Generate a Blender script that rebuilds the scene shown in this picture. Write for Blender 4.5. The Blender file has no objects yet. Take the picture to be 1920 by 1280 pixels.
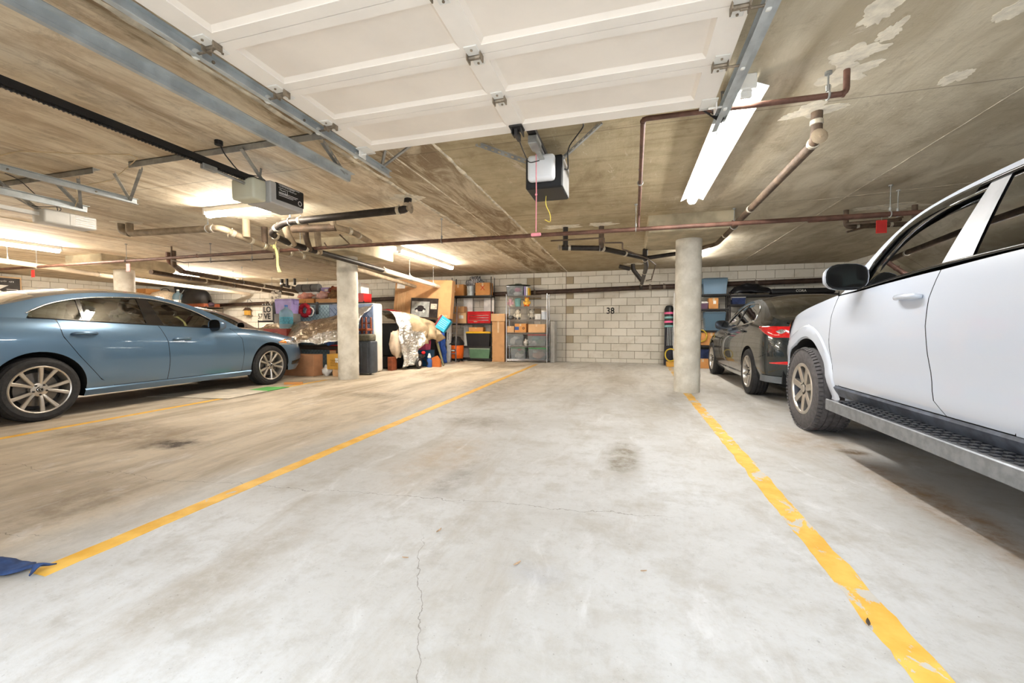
import bpy, bmesh, math, random
import numpy as np
from mathutils import Vector, Matrix, noise
random.seed(7)
S = bpy.context.scene
COL = S.collection
PI = math.pi

# ---------------------------------------------------------------- camera
cam_d = bpy.data.cameras.new('camera')
cam = bpy.data.objects.new('camera', cam_d)
COL.objects.link(cam)
cam_d.sensor_fit = 'HORIZONTAL'
cam_d.sensor_width = 36.0
cam_d.lens = 36.0 * 772.0 / 1920.0
cam_d.clip_start = 0.02
cam.location = (0, 0, 0.96)
cam.rotation_euler = (math.radians(88.0), 0, math.radians(15.9))
S.camera = cam
# ---------------------------------------------------------------- daylight outside the open garage doors, exposure
W = bpy.data.worlds.new('sky'); S.world = W; W.use_nodes = True
_bg = W.node_tree.nodes['Background']
_bg.inputs[0].default_value = (0.86, 0.93, 1.0, 1)
_bg.inputs[1].default_value = 4.3
TUBE = 112.0            # emission of the fluorescent tubes
S.view_settings.view_transform = 'Standard'
S.view_settings.look = 'None'
S.view_settings.gamma = 1.0
S.view_settings.exposure = 0.24
S.view_settings.use_curve_mapping = False

# ---------------------------------------------------------------- node helpers
def lin(c):
    """sRGB 0-255 -> linear"""
    o = []
    for v in c[:3]:
        v = v / 255.0
        o.append(v / 12.92 if v <= 0.04045 else ((v + 0.055) / 1.055) ** 2.4)
    return (o[0], o[1], o[2], 1.0)

class NT:
    def __init__(s, name):
        s.m = bpy.data.materials.new(name); s.m.use_nodes = True
        s.t = s.m.node_tree
        s.b = s.t.nodes['Principled BSDF']; s.out = s.t.nodes['Material Output']
        s._pos = None
    def n(s, kind, **kw):
        nd = s.t.nodes.new(kind)
        for k, v in kw.items(): setattr(nd, k, v)
        return nd
    def set(s, sock, v):
        if v is None: return
        if hasattr(v, 'links') or isinstance(v, bpy.types.NodeSocket): s.t.links.new(v, sock)
        else: sock.default_value = v
    def pos(s):
        if s._pos is None: s._pos = s.n('ShaderNodeNewGeometry').outputs['Position']
        return s._pos
    def objc(s): return s.n('ShaderNodeTexCoord').outputs['Object']
    def math(s, op, a, b=None, c=None, clamp=False):
        nd = s.n('ShaderNodeMath', operation=op, use_clamp=clamp)
        s.set(nd.inputs[0], a); s.set(nd.inputs[1], b); s.set(nd.inputs[2], c)
        return nd.outputs[0]
    def mapv(s, v, scale=(1, 1, 1), loc=(0, 0, 0)):
        nd = s.n('ShaderNodeMapping'); s.set(nd.inputs[0], v)
        nd.inputs['Scale'].default_value = scale; nd.inputs['Location'].default_value = loc
        return nd.outputs[0]
    def noise(s, v, scale=1, detail=4, rough=.55, dist=0):
        nd = s.n('ShaderNodeTexNoise'); s.set(nd.inputs['Vector'], v)
        nd.inputs['Scale'].default_value = scale; nd.inputs['Detail'].default_value = detail
        nd.inputs['Roughness'].default_value = rough; nd.inputs['Distortion'].default_value = dist
        return nd.outputs[0]
    def step(s, v, lo, hi):
        nd = s.n('ShaderNodeMapRange', interpolation_type='SMOOTHSTEP'); s.set(nd.inputs[0], v)
        nd.inputs[1].default_value = lo; nd.inputs[2].default_value = hi
        return nd.outputs[0]
    def mix(s, f, a, b, mode='MIX'):
        nd = s.n('ShaderNodeMix', data_type='RGBA', blend_type=mode)
        s.set(nd.inputs[0], f); s.set(nd.inputs[6], a); s.set(nd.inputs[7], b)
        return nd.outputs[2]
    def xyz(s, v):
        nd = s.n('ShaderNodeSeparateXYZ'); s.set(nd.inputs[0], v)
        return nd.outputs
    def vadd(s, a, b):
        nd = s.n('ShaderNodeVectorMath', operation='ADD'); s.set(nd.inputs[0], a); s.set(nd.inputs[1], b)
        return nd.outputs[0]
    def bump(s, h, strength=.3, dist=.01):
        nd = s.n('ShaderNodeBump'); nd.inputs['Strength'].default_value = strength
        nd.inputs['Distance'].default_value = dist; s.set(nd.inputs['Height'], h)
        s.t.links.new(nd.outputs[0], s.b.inputs['Normal'])
    def fin(s, col=None, rough=None, metal=None, spec=None):
        s.set(s.b.inputs['Base Color'], col); s.set(s.b.inputs['Roughness'], rough)
        s.set(s.b.inputs['Metallic'], metal); s.set(s.b.inputs['Specular IOR Level'], spec)
        return s.m

def mat(name, col, rough=.6, metal=0.0, var=.12, scale=6.0, stretch=(1, 1, 1), bump=0.0, bscale=None,
        spec=.4, coat=0.0, col2=None, lo=.35, hi=.65, flake=False):
    """plain coloured surface with a noise variation (world space)"""
    t = NT(name)
    c = lin(col)
    v = t.mapv(t.pos(), stretch)
    f = t.noise(v, scale, 5)
    if col2 is None:
        a = tuple(max(0, x * (1 - var)) for x in c[:3]) + (1,)
        b = tuple(min(1, x * (1 + var)) for x in c[:3]) + (1,)
    else: a, b = c, lin(col2)
    t.fin(t.mix(t.step(f, lo, hi), a, b), rough, metal, spec)
    if coat: t.b.inputs['Coat Weight'].default_value = coat; t.b.inputs['Coat Roughness'].default_value = .06
    if bump: t.bump(t.noise(v, bscale or scale * 4, 4), bump, .01)
    return t.m

def emat(name, col, strength):
    t = NT(name)
    e = t.n('ShaderNodeEmission'); e.inputs[0].default_value = col; e.inputs[1].default_value = strength
    t.t.links.new(e.outputs[0], t.out.inputs[0]); return t.m

def glass(name, tint, refl=1.0, rough=.01, diff=0.0, dcol=(.8, .84, .86, 1)):
    t = NT(name)
    tr = t.n('ShaderNodeBsdfTransparent'); tr.inputs[0].default_value = tint
    gl = t.n('ShaderNodeBsdfGlossy'); gl.inputs['Roughness'].default_value = rough
    gl.inputs[0].default_value = (.95, .97, 1, 1)
    fr = t.n('ShaderNodeFresnel'); fr.inputs[0].default_value = 1.52
    f = t.math('MULTIPLY', fr.outputs[0], refl, clamp=True)
    mx = t.n('ShaderNodeMixShader'); t.t.links.new(f, mx.inputs[0])
    t.t.links.new(tr.outputs[0], mx.inputs[1]); t.t.links.new(gl.outputs[0], mx.inputs[2])
    if diff:
        df = t.n('ShaderNodeBsdfTranslucent'); df.inputs[0].default_value = dcol; d2 = t.n('ShaderNodeBsdfDiffuse'); d2.inputs[0].default_value = dcol
        m1 = t.n('ShaderNodeMixShader'); m1.inputs[0].default_value = .6; t.t.links.new(df.outputs[0], m1.inputs[1]); t.t.links.new(d2.outputs[0], m1.inputs[2])
        m2 = t.n('ShaderNodeMixShader'); m2.inputs[0].default_value = diff; t.t.links.new(mx.outputs[0], m2.inputs[1]); t.t.links.new(m1.outputs[0], m2.inputs[2]); mx = m2
    t.t.links.new(mx.outputs[0], t.out.inputs[0]); return t.m

# ---------------------------------------------------------------- mesh helpers
class MB:
    """collects shapes, builds ONE mesh object"""
    def __init__(s): s.v = []; s.f = []; s.mi = []; s.cur = 0
    def add(s, vs, fs, M=None):
        o = len(s.v)
        if M is not None: vs = [tuple(M @ Vector(p)) for p in vs]
        s.v += [tuple(p) for p in vs]
        s.f += [tuple(i + o for i in f) for f in fs]; s.mi += [s.cur] * len(fs)
        return s
    def box(s, x0, x1, y0, y1, z0, z1, M=None):
        v = [(x0, y0, z0), (x1, y0, z0), (x1, y1, z0), (x0, y1, z0), (x0, y0, z1), (x1, y0, z1), (x1, y1, z1), (x0, y1, z1)]
        return s.add(v, [(0, 3, 2, 1), (4, 5, 6, 7), (0, 1, 5, 4), (1, 2, 6, 5), (2, 3, 7, 6), (3, 0, 4, 7)], M)
    def bevbox(s, x0, x1, y0, y1, z0, z1, b=.01, M=None, seg=1):
        bm = bmesh.new(); bmesh.ops.create_cube(bm, size=1)
        for q in bm.verts:
            q.co = Vector(((x0 + x1) / 2 + q.co.x * (x1 - x0), (y0 + y1) / 2 + q.co.y * (y1 - y0), (z0 + z1) / 2 + q.co.z * (z1 - z0)))
        bmesh.ops.bevel(bm, geom=bm.edges[:], offset=b, segments=seg, affect='EDGES', profile=.5)
        bm.verts.index_update()
        s.add([q.co[:] for q in bm.verts], [tuple(q.index for q in f.verts) for f in bm.faces], M); bm.free(); return s
    def taper(s, x0, x1, y0, y1, z0, z1, k=.9, M=None):
        """box whose bottom is k times the size of its top"""
        cx, cy = (x0 + x1) / 2, (y0 + y1) / 2
        q = lambda x, y: (cx + (x - cx) * k, cy + (y - cy) * k, z0)
        v = [q(x0, y0), q(x1, y0), q(x1, y1), q(x0, y1), (x0, y0, z1), (x1, y0, z1), (x1, y1, z1), (x0, y1, z1)]
        return s.add(v, [(0, 3, 2, 1), (4, 5, 6, 7), (0, 1, 5, 4), (1, 2, 6, 5), (2, 3, 7, 6), (3, 0, 4, 7)], M)
    def tube(s, pts, r, n=10, cap=True, M=None):
        P = [Vector(p) for p in pts]; k = len(P); rr = r if isinstance(r, (list, tuple)) else [r] * k
        vs = []; fs = []; ref = None
        for i in range(k):
            a = (P[i] - P[i - 1]).normalized() if i else None
            b = (P[i + 1] - P[i]).normalized() if i < k - 1 else None
            if a is None: t = b; m = 1
            elif b is None: t = a; m = 1
            else:
                t = a + b
                t = t.normalized() if t.length > 1e-6 else a
                m = 1 / max(.35, t.dot(a))
            if ref is None or abs(ref.dot(t)) > .95: ref = Vector((0, 0, 1)) if abs(t.z) < .9 else Vector((1, 0, 0))
            x = t.cross(ref).normalized(); y = x.cross(t).normalized(); ref = y
            for j in range(n):
                an = 2 * PI * j / n
                vs.append(P[i] + (x * math.cos(an) + y * math.sin(an)) * rr[i] * (1 if m == 1 else m ** .5))
        for i in range(k - 1):
            for j in range(n):
                j2 = (j + 1) % n
                fs.append((i * n + j, i * n + j2, (i + 1) * n + j2, (i + 1) * n + j))
        if cap: fs += [tuple(range(n))[::-1], tuple(range((k - 1) * n, k * n))]
        return s.add(vs, fs, M)
    def lathe(s, prof, n=24, M=None, cap=False):
        """profile (r, z) around z"""
        vs = []; fs = []; k = len(prof)
        for r, z in prof:
            for j in range(n): vs.append((r * math.cos(2 * PI * j / n), r * math.sin(2 * PI * j / n), z))
        for i in range(k - 1):
            for j in range(n):
                j2 = (j + 1) % n
                fs.append((i * n + j, i * n + j2, (i + 1) * n + j2, (i + 1) * n + j))
        if cap: fs += [tuple(range(n))[::-1], tuple(range((k - 1) * n, k * n))]
        return s.add(vs, fs, M)
    def prism(s, poly, z0, z1, M=None):
        n = len(poly)
        vs = [(x, y, z0) for x, y in poly] + [(x, y, z1) for x, y in poly]
        fs = [tuple(range(n))[::-1], tuple(range(n, 2 * n))] + [(i, (i + 1) % n, n + (i + 1) % n, n + i) for i in range(n)]
        return s.add(vs, fs, M)
    def grid(s, rows, M=None, closed=False):
        """rows: list of equal length point lists"""
        a = len(rows); b = len(rows[0]); vs = [p for r in rows for p in r]; fs = []
        for i in range(a - 1):
            for j in range(b - 1 if not closed else b):
                j2 = (j + 1) % b
                fs.append((i * b + j, i * b + j2, (i + 1) * b + j2, (i + 1) * b + j))
        return s.add(vs, fs, M)
    def sphere(s, c, r, n=12, m=8, M=None, f=None):
        rx, ry, rz = r if isinstance(r, (tuple, list)) else (r, r, r)
        rows = []
        for i in range(m + 1):
            a = -PI / 2 + PI * i / m; row = []
            for j in range(n):
                b = 2 * PI * j / n
                k = 1 + (f * noise.noise(Vector((math.cos(a) * math.cos(b) * 2.1 + c[0] * 3, math.cos(a) * math.sin(b) * 2.1 + c[1] * 3, math.sin(a) * 2.1 + c[2] * 3))) if f else 0)
                row.append((c[0] + rx * k * math.cos(a) * math.cos(b), c[1] + ry * k * math.cos(a) * math.sin(b), c[2] + rz * k * math.sin(a)))
            rows.append(row)
        return s.grid(rows, M, closed=True)
    def build(s, name, material, parent=None, smooth=False, loc=None, sub=0, solid=0, auto=None):
        me = bpy.data.meshes.new(name); me.from_pydata(s.v, [], s.f)
        for m in (material if isinstance(material, (list, tuple)) else [material]): me.materials.append(m)
        if any(s.mi): me.polygons.foreach_set('material_index', s.mi)
        bm = bmesh.new(); bm.from_mesh(me)
        bmesh.ops.remove_doubles(bm, verts=bm.verts, dist=1e-5)
        bmesh.ops.recalc_face_normals(bm, faces=bm.faces)
        bm.to_mesh(me); bm.free()
        if smooth:
            me.polygons.foreach_set('use_smooth', [True] * len(me.polygons))
            if auto is not None: me.set_sharp_from_angle(angle=math.radians(auto))
        me.update()
        o = bpy.data.objects.new(name, me); COL.objects.link(o)
        if parent is not None: o.parent = parent
        if loc is not None: o.location = loc
        if solid:
            q = o.modifiers.new('solid', 'SOLIDIFY'); q.thickness = solid; q.offset = 0
        if sub:
            q = o.modifiers.new('sub', 'SUBSURF'); q.levels = sub; q.render_levels = sub
        return o

def tag(o, label, cat, group=None, kind=None):
    if label: o['label'] = label
    if cat: o['category'] = cat
    if group: o['group'] = group
    if kind: o['kind'] = kind
    return o
def thing(name, label, cat, loc=(0, 0, 0), rz=0, group=None):
    o = bpy.data.objects.new(name, None); o.empty_display_size = .1; COL.objects.link(o)
    o.location = loc; o.rotation_euler = (0, 0, rz)
    return tag(o, label, cat, group)
def struct(o): o['kind'] = 'structure'; return o
def copy_tree(o, parent=None):
    c = o.copy(); COL.objects.link(c); c.parent = parent
    for ch in o.children: copy_tree(ch, c)
    return c
def R(axis, deg): return Matrix.Rotation(math.radians(deg), 4, axis)
def T(x, y, z): return Matrix.Translation((x, y, z))
def fillet(pts, r=.05, n=4):
    """round the corners of a polyline"""
    P = [Vector(p) for p in pts]; out = [P[0]]
    for i in range(1, len(P) - 1):
        a = (P[i - 1] - P[i]); b = (P[i + 1] - P[i]); d = min(r, a.length * .45, b.length * .45)
        p0 = P[i] + a.normalized() * d; p1 = P[i] + b.normalized() * d
        for k in range(n + 1):
            t = k / n; out.append(p0 * (1 - t) ** 2 + P[i] * 2 * t * (1 - t) + p1 * t * t)
    out.append(P[-1]); return out
def text(s, size, material, parent, loc, rot, name='lettering', depth=.001, sx=1.0, bold=0.0):
    cu = bpy.data.curves.new(name, 'FONT'); cu.body = s; cu.size = size; cu.extrude = depth; cu.offset = bold
    cu.align_x = 'CENTER'; cu.align_y = 'CENTER'; cu.resolution_u = 3
    tmp = bpy.data.objects.new(name, cu); COL.objects.link(tmp)
    dg = bpy.context.evaluated_depsgraph_get(); me = bpy.data.meshes.new_from_object(tmp.evaluated_get(dg))
    bpy.data.objects.remove(tmp)
    me.materials.clear(); me.materials.append(material)
    o = bpy.data.objects.new(name, me); COL.objects.link(o); o.parent = parent
    o.location = loc; o.rotation_euler = rot; o.scale = (sx, 1, 1)
    return o
def smudge(parent, M, x0, x1, z, h, mt, seed=0, name='printed_line'):
    """a row of small irregular marks: print too small to read. Drawn in the local x-z plane of M"""
    rnd = random.Random(seed); m = MB(); x = x0
    while x < x1:
        w = rnd.uniform(.25, .7) * h; a = rnd.uniform(0, .35) * h; b = rnd.uniform(.6, 1.0) * h
        m.box(x, min(x1, x + w * .45), -.001, 0, z + a, z + b, M); m.box(x, min(x1, x + w), -.001, 0, z + b - .25 * h, z + b, M)
        x += w + .18 * h
    return m.build(name, mt, parent)
def pchip(xs, ys):
    """monotone cubic interpolation"""
    x = np.array(xs, float); y = np.array(ys, float); h = np.diff(x); d = np.diff(y) / h; n = len(x); m = np.zeros(n)
    for i in range(1, n - 1):
        if d[i - 1] * d[i] > 0:
            w1 = 2 * h[i] + h[i - 1]; w2 = h[i] + 2 * h[i - 1]; m[i] = (w1 + w2) / (w1 / d[i - 1] + w2 / d[i])
    m[0] = d[0]; m[-1] = d[-1]
    def f(q):
        q = min(max(q, x[0]), x[-1]); i = int(min(max(np.searchsorted(x, q) - 1, 0), n - 2)); t = (q - x[i]) / h[i]
        return float((2 * t**3 - 3 * t**2 + 1) * y[i] + (t**3 - 2 * t**2 + t) * h[i] * m[i] + (-2 * t**3 + 3 * t**2) * y[i + 1] + (t**3 - t**2) * h[i] * m[i + 1])
    return f
# ================================================================ MATERIALS OF THE SETTING
def floor_material(name='floor_concrete', line=None):
    t = NT(name); p = t.pos(); x, y, z = t.xyz(p)
    n1 = t.noise(p, .55, 5, .6); n2 = t.noise(p, 3.4, 8, .68); n3 = t.noise(t.mapv(p, (2.6, .65, 1)), 1.0, 7, .68, .5)
    fine = t.noise(p, 46, 4, .7)
    wob = t.n('ShaderNodeTexNoise'); t.set(wob.inputs['Vector'], p); wob.inputs['Scale'].default_value = 2.3; wob.inputs['Detail'].default_value = 4
    base = t.mix(t.step(n1, .3, .72), lin((186, 184, 180)), lin((210, 211, 212)))
    base = t.mix(t.math('MULTIPLY', t.step(n2, .46, .70), .62), base, lin((168, 162, 151)))
    base = t.mix(t.math('MULTIPLY', t.step(n3, .50, .70), .50), base, lin((162, 152, 136)))
    # trodden, stained bays left of the doorway
    left = t.math('MULTIPLY', t.step(t.math('ADD', x, t.math('MULTIPLY', t.math('SUBTRACT', n2, .5), .9)), -2.15, -2.75), .8)
    base = t.mix(left, base, t.mix(t.step(n3, .38, .66), lin((206, 190, 166)), lin((158, 140, 114))))
    deep = t.math('MULTIPLY', t.step(t.math('ADD', y, t.math('MULTIPLY', t.math('SUBTRACT', n1, .5), 5.0)), 3.0, 8.0), .42)  # browner with depth: daylight giving way to tube light, painted into the colour
    base = t.mix(deep, base, t.mix(t.step(n3, .36, .66), lin((206, 195, 174)), lin((154, 138, 114))))
    grit = t.math('ADD', .35, t.math('MULTIPLY', t.step(t.noise(p, 7.5, 9, .75), .34, .66), .75))
    def blob(cx, cy, rx, ry, col, amt, soft=.2):
        nonlocal base
        dx = t.math('DIVIDE', t.math('SUBTRACT', x, cx), rx); dy = t.math('DIVIDE', t.math('SUBTRACT', y, cy), ry)
        d = t.math('ADD', t.math('MULTIPLY', dx, dx), t.math('MULTIPLY', dy, dy))
        d = t.math('ADD', t.math('SQRT', d), t.math('MULTIPLY', t.math('SUBTRACT', n2, .5), 1.5))
        base = t.mix(t.math('MULTIPLY', t.math('MULTIPLY', t.step(d, 1.05, soft), amt), grit, clamp=True), base, lin(col))
    for a in ((-3.58, 2.47, .36, .19, (66, 54, 45), 1.25), (-.03, 3.1, .17, .6, (116, 104, 82), .85), (-1.33, 2.75, .36, .8, (168, 146, 116), .6),
              (-1.04, 2.35, .16, .42, (128, 122, 112), .6), (-1.5, 3.9, .5, .35, (120, 106, 86), .6), (-3.5, 5.0, .7, .3, (112, 96, 74), .7),
              (1.62, 2.7, .22, 1.3, (146, 114, 74), .8), (1.66, 3.74, .15, .1, (70, 52, 32), 1.2), (1.5, 4.0, .5, .6, (150, 124, 88), .6), (-.33, 1.54, .16, .1, (168, 168, 172), .5), (-1.5, 1.2, .2, .7, (166, 158, 146), .8), (-2.0, 6.5, .45, 2.6, (120, 103, 78), .6), (-.15, 8.2, .4, 2.2, (130, 113, 86), .5),
              (-2.9, 1.5, .35, .5, (118, 100, 78), .6), (-4.5, 2.6, 1.2, .5, (112, 94, 72), .65), (-3.7, 7.6, 1.0, .8, (124, 104, 78), .6), (-2.9, 9.6, .7, .6, (84, 70, 54), .6), (-3.95, 9.9, .25, .12, (90, 64, 34), .6), (.25, 5.2, .3, 1.2, (150, 138, 114), .5)):
        blob(*a)
    # two wandering shrinkage cracks and a few short ones
    wx = t.math('SUBTRACT', wob.outputs[0], .5)
    jag = t.math('SUBTRACT', t.noise(p, 16, 3, .6), .5)
    def crack(coord, at, slope, other, lo, hi, wid=.0035):
        nonlocal base
        c = t.math('ADD', t.math('SUBTRACT', coord, at), t.math('MULTIPLY', other, slope))
        c = t.math('ADD', c, t.math('ADD', t.math('MULTIPLY', wx, .28), t.math('MULTIPLY', jag, .07)))
        m = t.step(t.math('ABSOLUTE', c), wid, wid * .3)
        m = t.math('MULTIPLY', m, t.math('MULTIPLY', t.step(other, lo, lo + .1), t.step(other, hi, hi - .2)))
        base = t.mix(t.math('MULTIPLY', m, .62), base, lin((98, 88, 76)))
    crack(x, .02, .55, y, .6, 1.75)
    crack(y, 2.17, -.10, x, -4.6, .3)
    crack(y, 1.72, -.2, x, -4.5, -2.5)
    crack(x, -3.1, .1, y, 1.4, 2.9, .002)
    base = t.mix(t.math('MULTIPLY', t.step(t.noise(p, 11, 8, .78), .48, .68), .38), base, lin((160, 156, 149)))
    base = t.mix(t.math('MULTIPLY', t.step(t.noise(t.mapv(p, (5, 2.2, 1)), 1.0, 8, .7, .8), .54, .72), .30), base, lin((238, 238, 240)))
    speck = t.step(t.noise(p, 70, 2, .5), .69, .75)
    base = t.mix(t.math('MULTIPLY', speck, .35), base, lin((96, 88, 78)))
    base = t.mix(t.math('MULTIPLY', t.step(fine, .45, .8), .25), base, lin((170, 162, 150)))
    t.fin(base, t.math('ADD', .48, t.math('MULTIPLY', n2, .28)), 0, .35)
    t.bump(t.math('ADD', fine, t.math('MULTIPLY', n2, .8)), .12, .006)
    return t.m

def ceiling_material():
    t = NT('ceiling_concrete'); p = t.pos(); x, y, z = t.xyz(p)
    # board-marked streaks run along the bays on the left, plywood grain across in the middle bay
    along = t.noise(t.mapv(p, (3.2, .8, 1)), 1.0, 8, .72, 1.4); along2 = t.noise(t.mapv(p, (20, 1.6, 1)), 1.0, 6, .75, .8)
    across = t.noise(t.mapv(p, (1.1, 16, 1)), 1.0, 5, .6, .4)
    big = t.noise(p, .8, 5, .6); mid = t.noise(p, 2.6, 6, .65)
    leftc = t.mix(t.step(along, .36, .64), lin((194, 174, 146)), lin((234, 223, 201)))
    leftc = t.mix(t.math('MULTIPLY', t.step(along2, .5, .66), .42), leftc, lin((146, 122, 94)))
    leftc = t.mix(t.math('MULTIPLY', t.step(big, .45, .7), .6), leftc, lin((232, 220, 196)))
    midc = t.mix(t.step(mid, .3, .7), lin((168, 153, 122)), lin((194, 179, 148)))
    midc = t.mix(t.math('MULTIPLY', t.step(across, .5, .68), .4), midc, lin((140, 124, 94)))
    midc = t.mix(t.math('MULTIPLY', t.step(across, .40, .30), .35), midc, lin((200, 187, 158)))
    rightc = t.mix(t.step(t.noise(t.mapv(p, (2.2, .9, 1)), 1, 5, .6, 1.2), .35, .65), lin((182, 170, 146)), lin((210, 200, 178)))
    rightc = t.mix(t.math('MULTIPLY', t.step(t.noise(t.mapv(p, (4.5, 1.5, 1)), 1, 6, .7, 1.0), .60, .70), .5), rightc, lin((205, 194, 170)))
    jit = t.math('MULTIPLY', t.math('SUBTRACT', mid, .5), .35)
    xj = t.math('ADD', x, jit)
    strip = t.mix(t.step(along, .4, .62), lin((138, 118, 92)), lin((204, 190, 164)))
    strip = t.mix(t.math('MULTIPLY', t.step(along2, .58, .64), .8), strip, lin((206, 192, 168)))
    c = t.mix(t.step(xj, -2.52, -2.46), leftc, strip)
    c = t.mix(t.step(xj, -1.64, -1.58), c, midc)
    c = t.mix(t.step(xj, .3, .9), c, rightc)
    # efflorescence flakes
    fl = t.step(t.noise(t.mapv(p, (1.6, .9, 1)), 1.7, 8, .74, .8), .625, .66)
    fl = t.math('MULTIPLY', fl, t.step(t.noise(p, .55, 2), .48, .60))
    c = t.mix(t.math('MULTIPLY', fl, .75), c, lin((222, 212, 194)))
    scr = t.math('MULTIPLY', t.step(t.noise(t.mapv(p, (9, 2.4, 1)), 1.6, 9, .8, .6), .585, .64), t.step(t.noise(p, .9, 3), .42, .60))
    c = t.mix(t.math('MULTIPLY', scr, .55), c, lin((224, 215, 196)))
    c = t.mix(t.math('MULTIPLY', t.step(t.noise(p, 5.5, 9, .78, .5), .50, .68), .34), c, lin((124, 106, 80)))
    dk = t.step(t.noise(t.mapv(p, (1, .5, 1)), .7, 5, .6, 1.5), .56, .72)
    c = t.mix(t.math('MULTIPLY', dk, .40), c, lin((112, 94, 68)))
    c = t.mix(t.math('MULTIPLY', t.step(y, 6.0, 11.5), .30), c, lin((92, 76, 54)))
    seam = t.math('ABSOLUTE', t.math('SUBTRACT', t.math('FRACT', t.math('DIVIDE', t.math('ADD', y, .35), 2.44)), .5))
    c = t.mix(t.math('MULTIPLY', t.step(seam, .003, .001), .5), c, lin((70, 58, 42)))
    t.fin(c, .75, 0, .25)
    t.bump(t.math('ADD', t.noise(p, 30, 4, .7), t.math('ADD', t.math('MULTIPLY', along2, 1.2), t.math('MULTIPLY', fl, 1.5))), .35, .008)
    return t.m

def block_material(name, col, col2):
    t = NT(name); p = t.pos()
    rnd = t.n('ShaderNodeObjectInfo').outputs['Random']
    c = t.mix(rnd, lin(col), lin(col2))
    n = t.noise(p, 3.0, 5, .6); f = t.noise(p, 55, 4, .75)
    c = t.mix(t.math('MULTIPLY', t.step(n, .5, .75), .35), c, lin((168, 152, 126)))
    c = t.mix(t.math('MULTIPLY', t.step(f, .58, .75), .35), c, lin((140, 128, 108)))
    t.fin(c, .85, 0, .2); t.bump(f, .5, .006); return t.m

def column_material():
    t = NT('column_concrete'); p = t.pos(); x, y, z = t.xyz(p)
    n = t.noise(p, 5, 5, .6); f = t.noise(p, 60, 3, .7)
    c = t.mix(t.step(n, .3, .7), lin((196, 190, 176)), lin((222, 217, 205)))
    c = t.mix(t.math('MULTIPLY', t.step(f, .6, .72), .5), c, lin((160, 152, 138)))
    c = t.mix(t.math('MULTIPLY', t.step(t.math('ADD', z, t.math('MULTIPLY', n, .3)), .38, .16), .3), c, lin((170, 160, 140)))
    t.fin(c, .8, 0, .25); t.bump(f, .4, .004); return t.m

def paint_material(wear_lo, wear_hi, name, faint=False):
    """yellow road paint, chipped through to the concrete"""
    t = NT(name); p = t.pos(); x, y, z = t.xyz(p)
    ch = t.noise(t.mapv(p, (1.6, 1, 1)), 5.5, 7, .66, .5); tone = t.noise(p, 9, 4)
    yel = t.mix(t.step(tone, .3, .7), lin((226, 170, 58)), lin((244, 196, 92)))
    conc = t.mix(tone, lin((188, 182, 172)), lin((212, 206, 196)))
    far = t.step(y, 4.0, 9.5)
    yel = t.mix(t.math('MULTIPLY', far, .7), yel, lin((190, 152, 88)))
    m = t.step(t.math('ADD', ch, t.math('MULTIPLY', far, .05)), wear_lo, wear_hi)
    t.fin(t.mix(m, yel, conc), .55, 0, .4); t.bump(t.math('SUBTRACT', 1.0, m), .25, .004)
    return t.m

M_FLOOR = floor_material(); M_CEIL = ceiling_material()
M_BLOCK = block_material('wall_block', (212, 206, 193), (226, 220, 208)); M_BLOCKD = block_material('wall_block_brown', (160, 146, 122), (176, 162, 138))
M_MORTAR = mat('mortar', (150, 138, 118), .9, bump=.3, scale=20)
M_COL = column_material()
M_CAP = mat('capital_concrete', (176, 164, 138), .8, var=.18, scale=4, bump=.3, bscale=40)
M_PLASTER = mat('white_plaster', (232, 224, 206), .9, var=.12, scale=14, bump=.7, bscale=30)
M_RIDGE = mat('cement_ridge', (206, 196, 176), .9, var=.25, scale=9, bump=.6, bscale=40)

CEIL = 2.48; WY = 11.42; XL = -17.15; XR = 4.9
# ================================================================ FLOOR, CEILING, WALLS
m = MB(); m.box(XL - .2, XR + .2, -.35, WY + .2, -.2, 0); FLOOR = struct(m.build('floor', M_FLOOR))
m = MB(); m.box(-25, 25, -20, -.352, -.2, -.004)
o = m.build('floor_driveway', mat('driveway_concrete', (196, 192, 186), .8, scale=3)); struct(o)
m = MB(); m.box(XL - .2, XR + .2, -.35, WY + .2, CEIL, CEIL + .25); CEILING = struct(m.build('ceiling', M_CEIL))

def ridge(x0, y0, x1, y1, w=.03, h=.014, seed=0):
    """rough squeeze-out of cement along a formwork joint"""
    k = int(math.hypot(x1 - x0, y1 - y0) / .06); rows = []
    dx, dy = (x1 - x0) / k, (y1 - y0) / k; L = math.hypot(dx, dy); nx, ny = -dy / L, dx / L
    for i in range(k + 1):
        q = noise.noise(Vector((i * .37, seed * 7.3, 0))); q2 = noise.noise(Vector((i * .21, seed * 3.1, 5)))
        x, y = x0 + dx * i, y0 + dy * i; ww = w * (.45 + .9 * abs(q) + .25 * q2); c = q2 * w * .4; hh = h * (.4 + abs(q2) + .3 * abs(q))
        rows.append([(x + nx * (c + ww), y + ny * (c + ww), CEIL + .002), (x + nx * (c + ww * .3), y + ny * (c + ww * .3), CEIL - hh), (x + nx * (c - ww * .4), y + ny * (c - ww * .4), CEIL - hh * .7), (x + nx * (c - ww), y + ny * (c - ww), CEIL + .002)])
    m = MB(); m.grid(rows); return m.build('formwork_ridge', M_RIDGE, CEILING, smooth=True)
ridge(-2.38, .3, -2.57, 11.4, .034, .016, 1); ridge(-1.58, 3.0, -1.65, 11.4, .03, .014, 2)
ridge(-1.58, .3, -1.585, 3.0, .03, .012, 8)
ridge(2.36, 1.5, 2.5, 11.4, .010, .006, 3); ridge(2.07, 5.8, 4.8, 5.3, .012, .006, 4); ridge(-2.02, 2.6, -2.12, 9.2, .012, .007, 5); ridge(-8.3, .3, -8.5, 11.4, .016, .008, 6)
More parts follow.
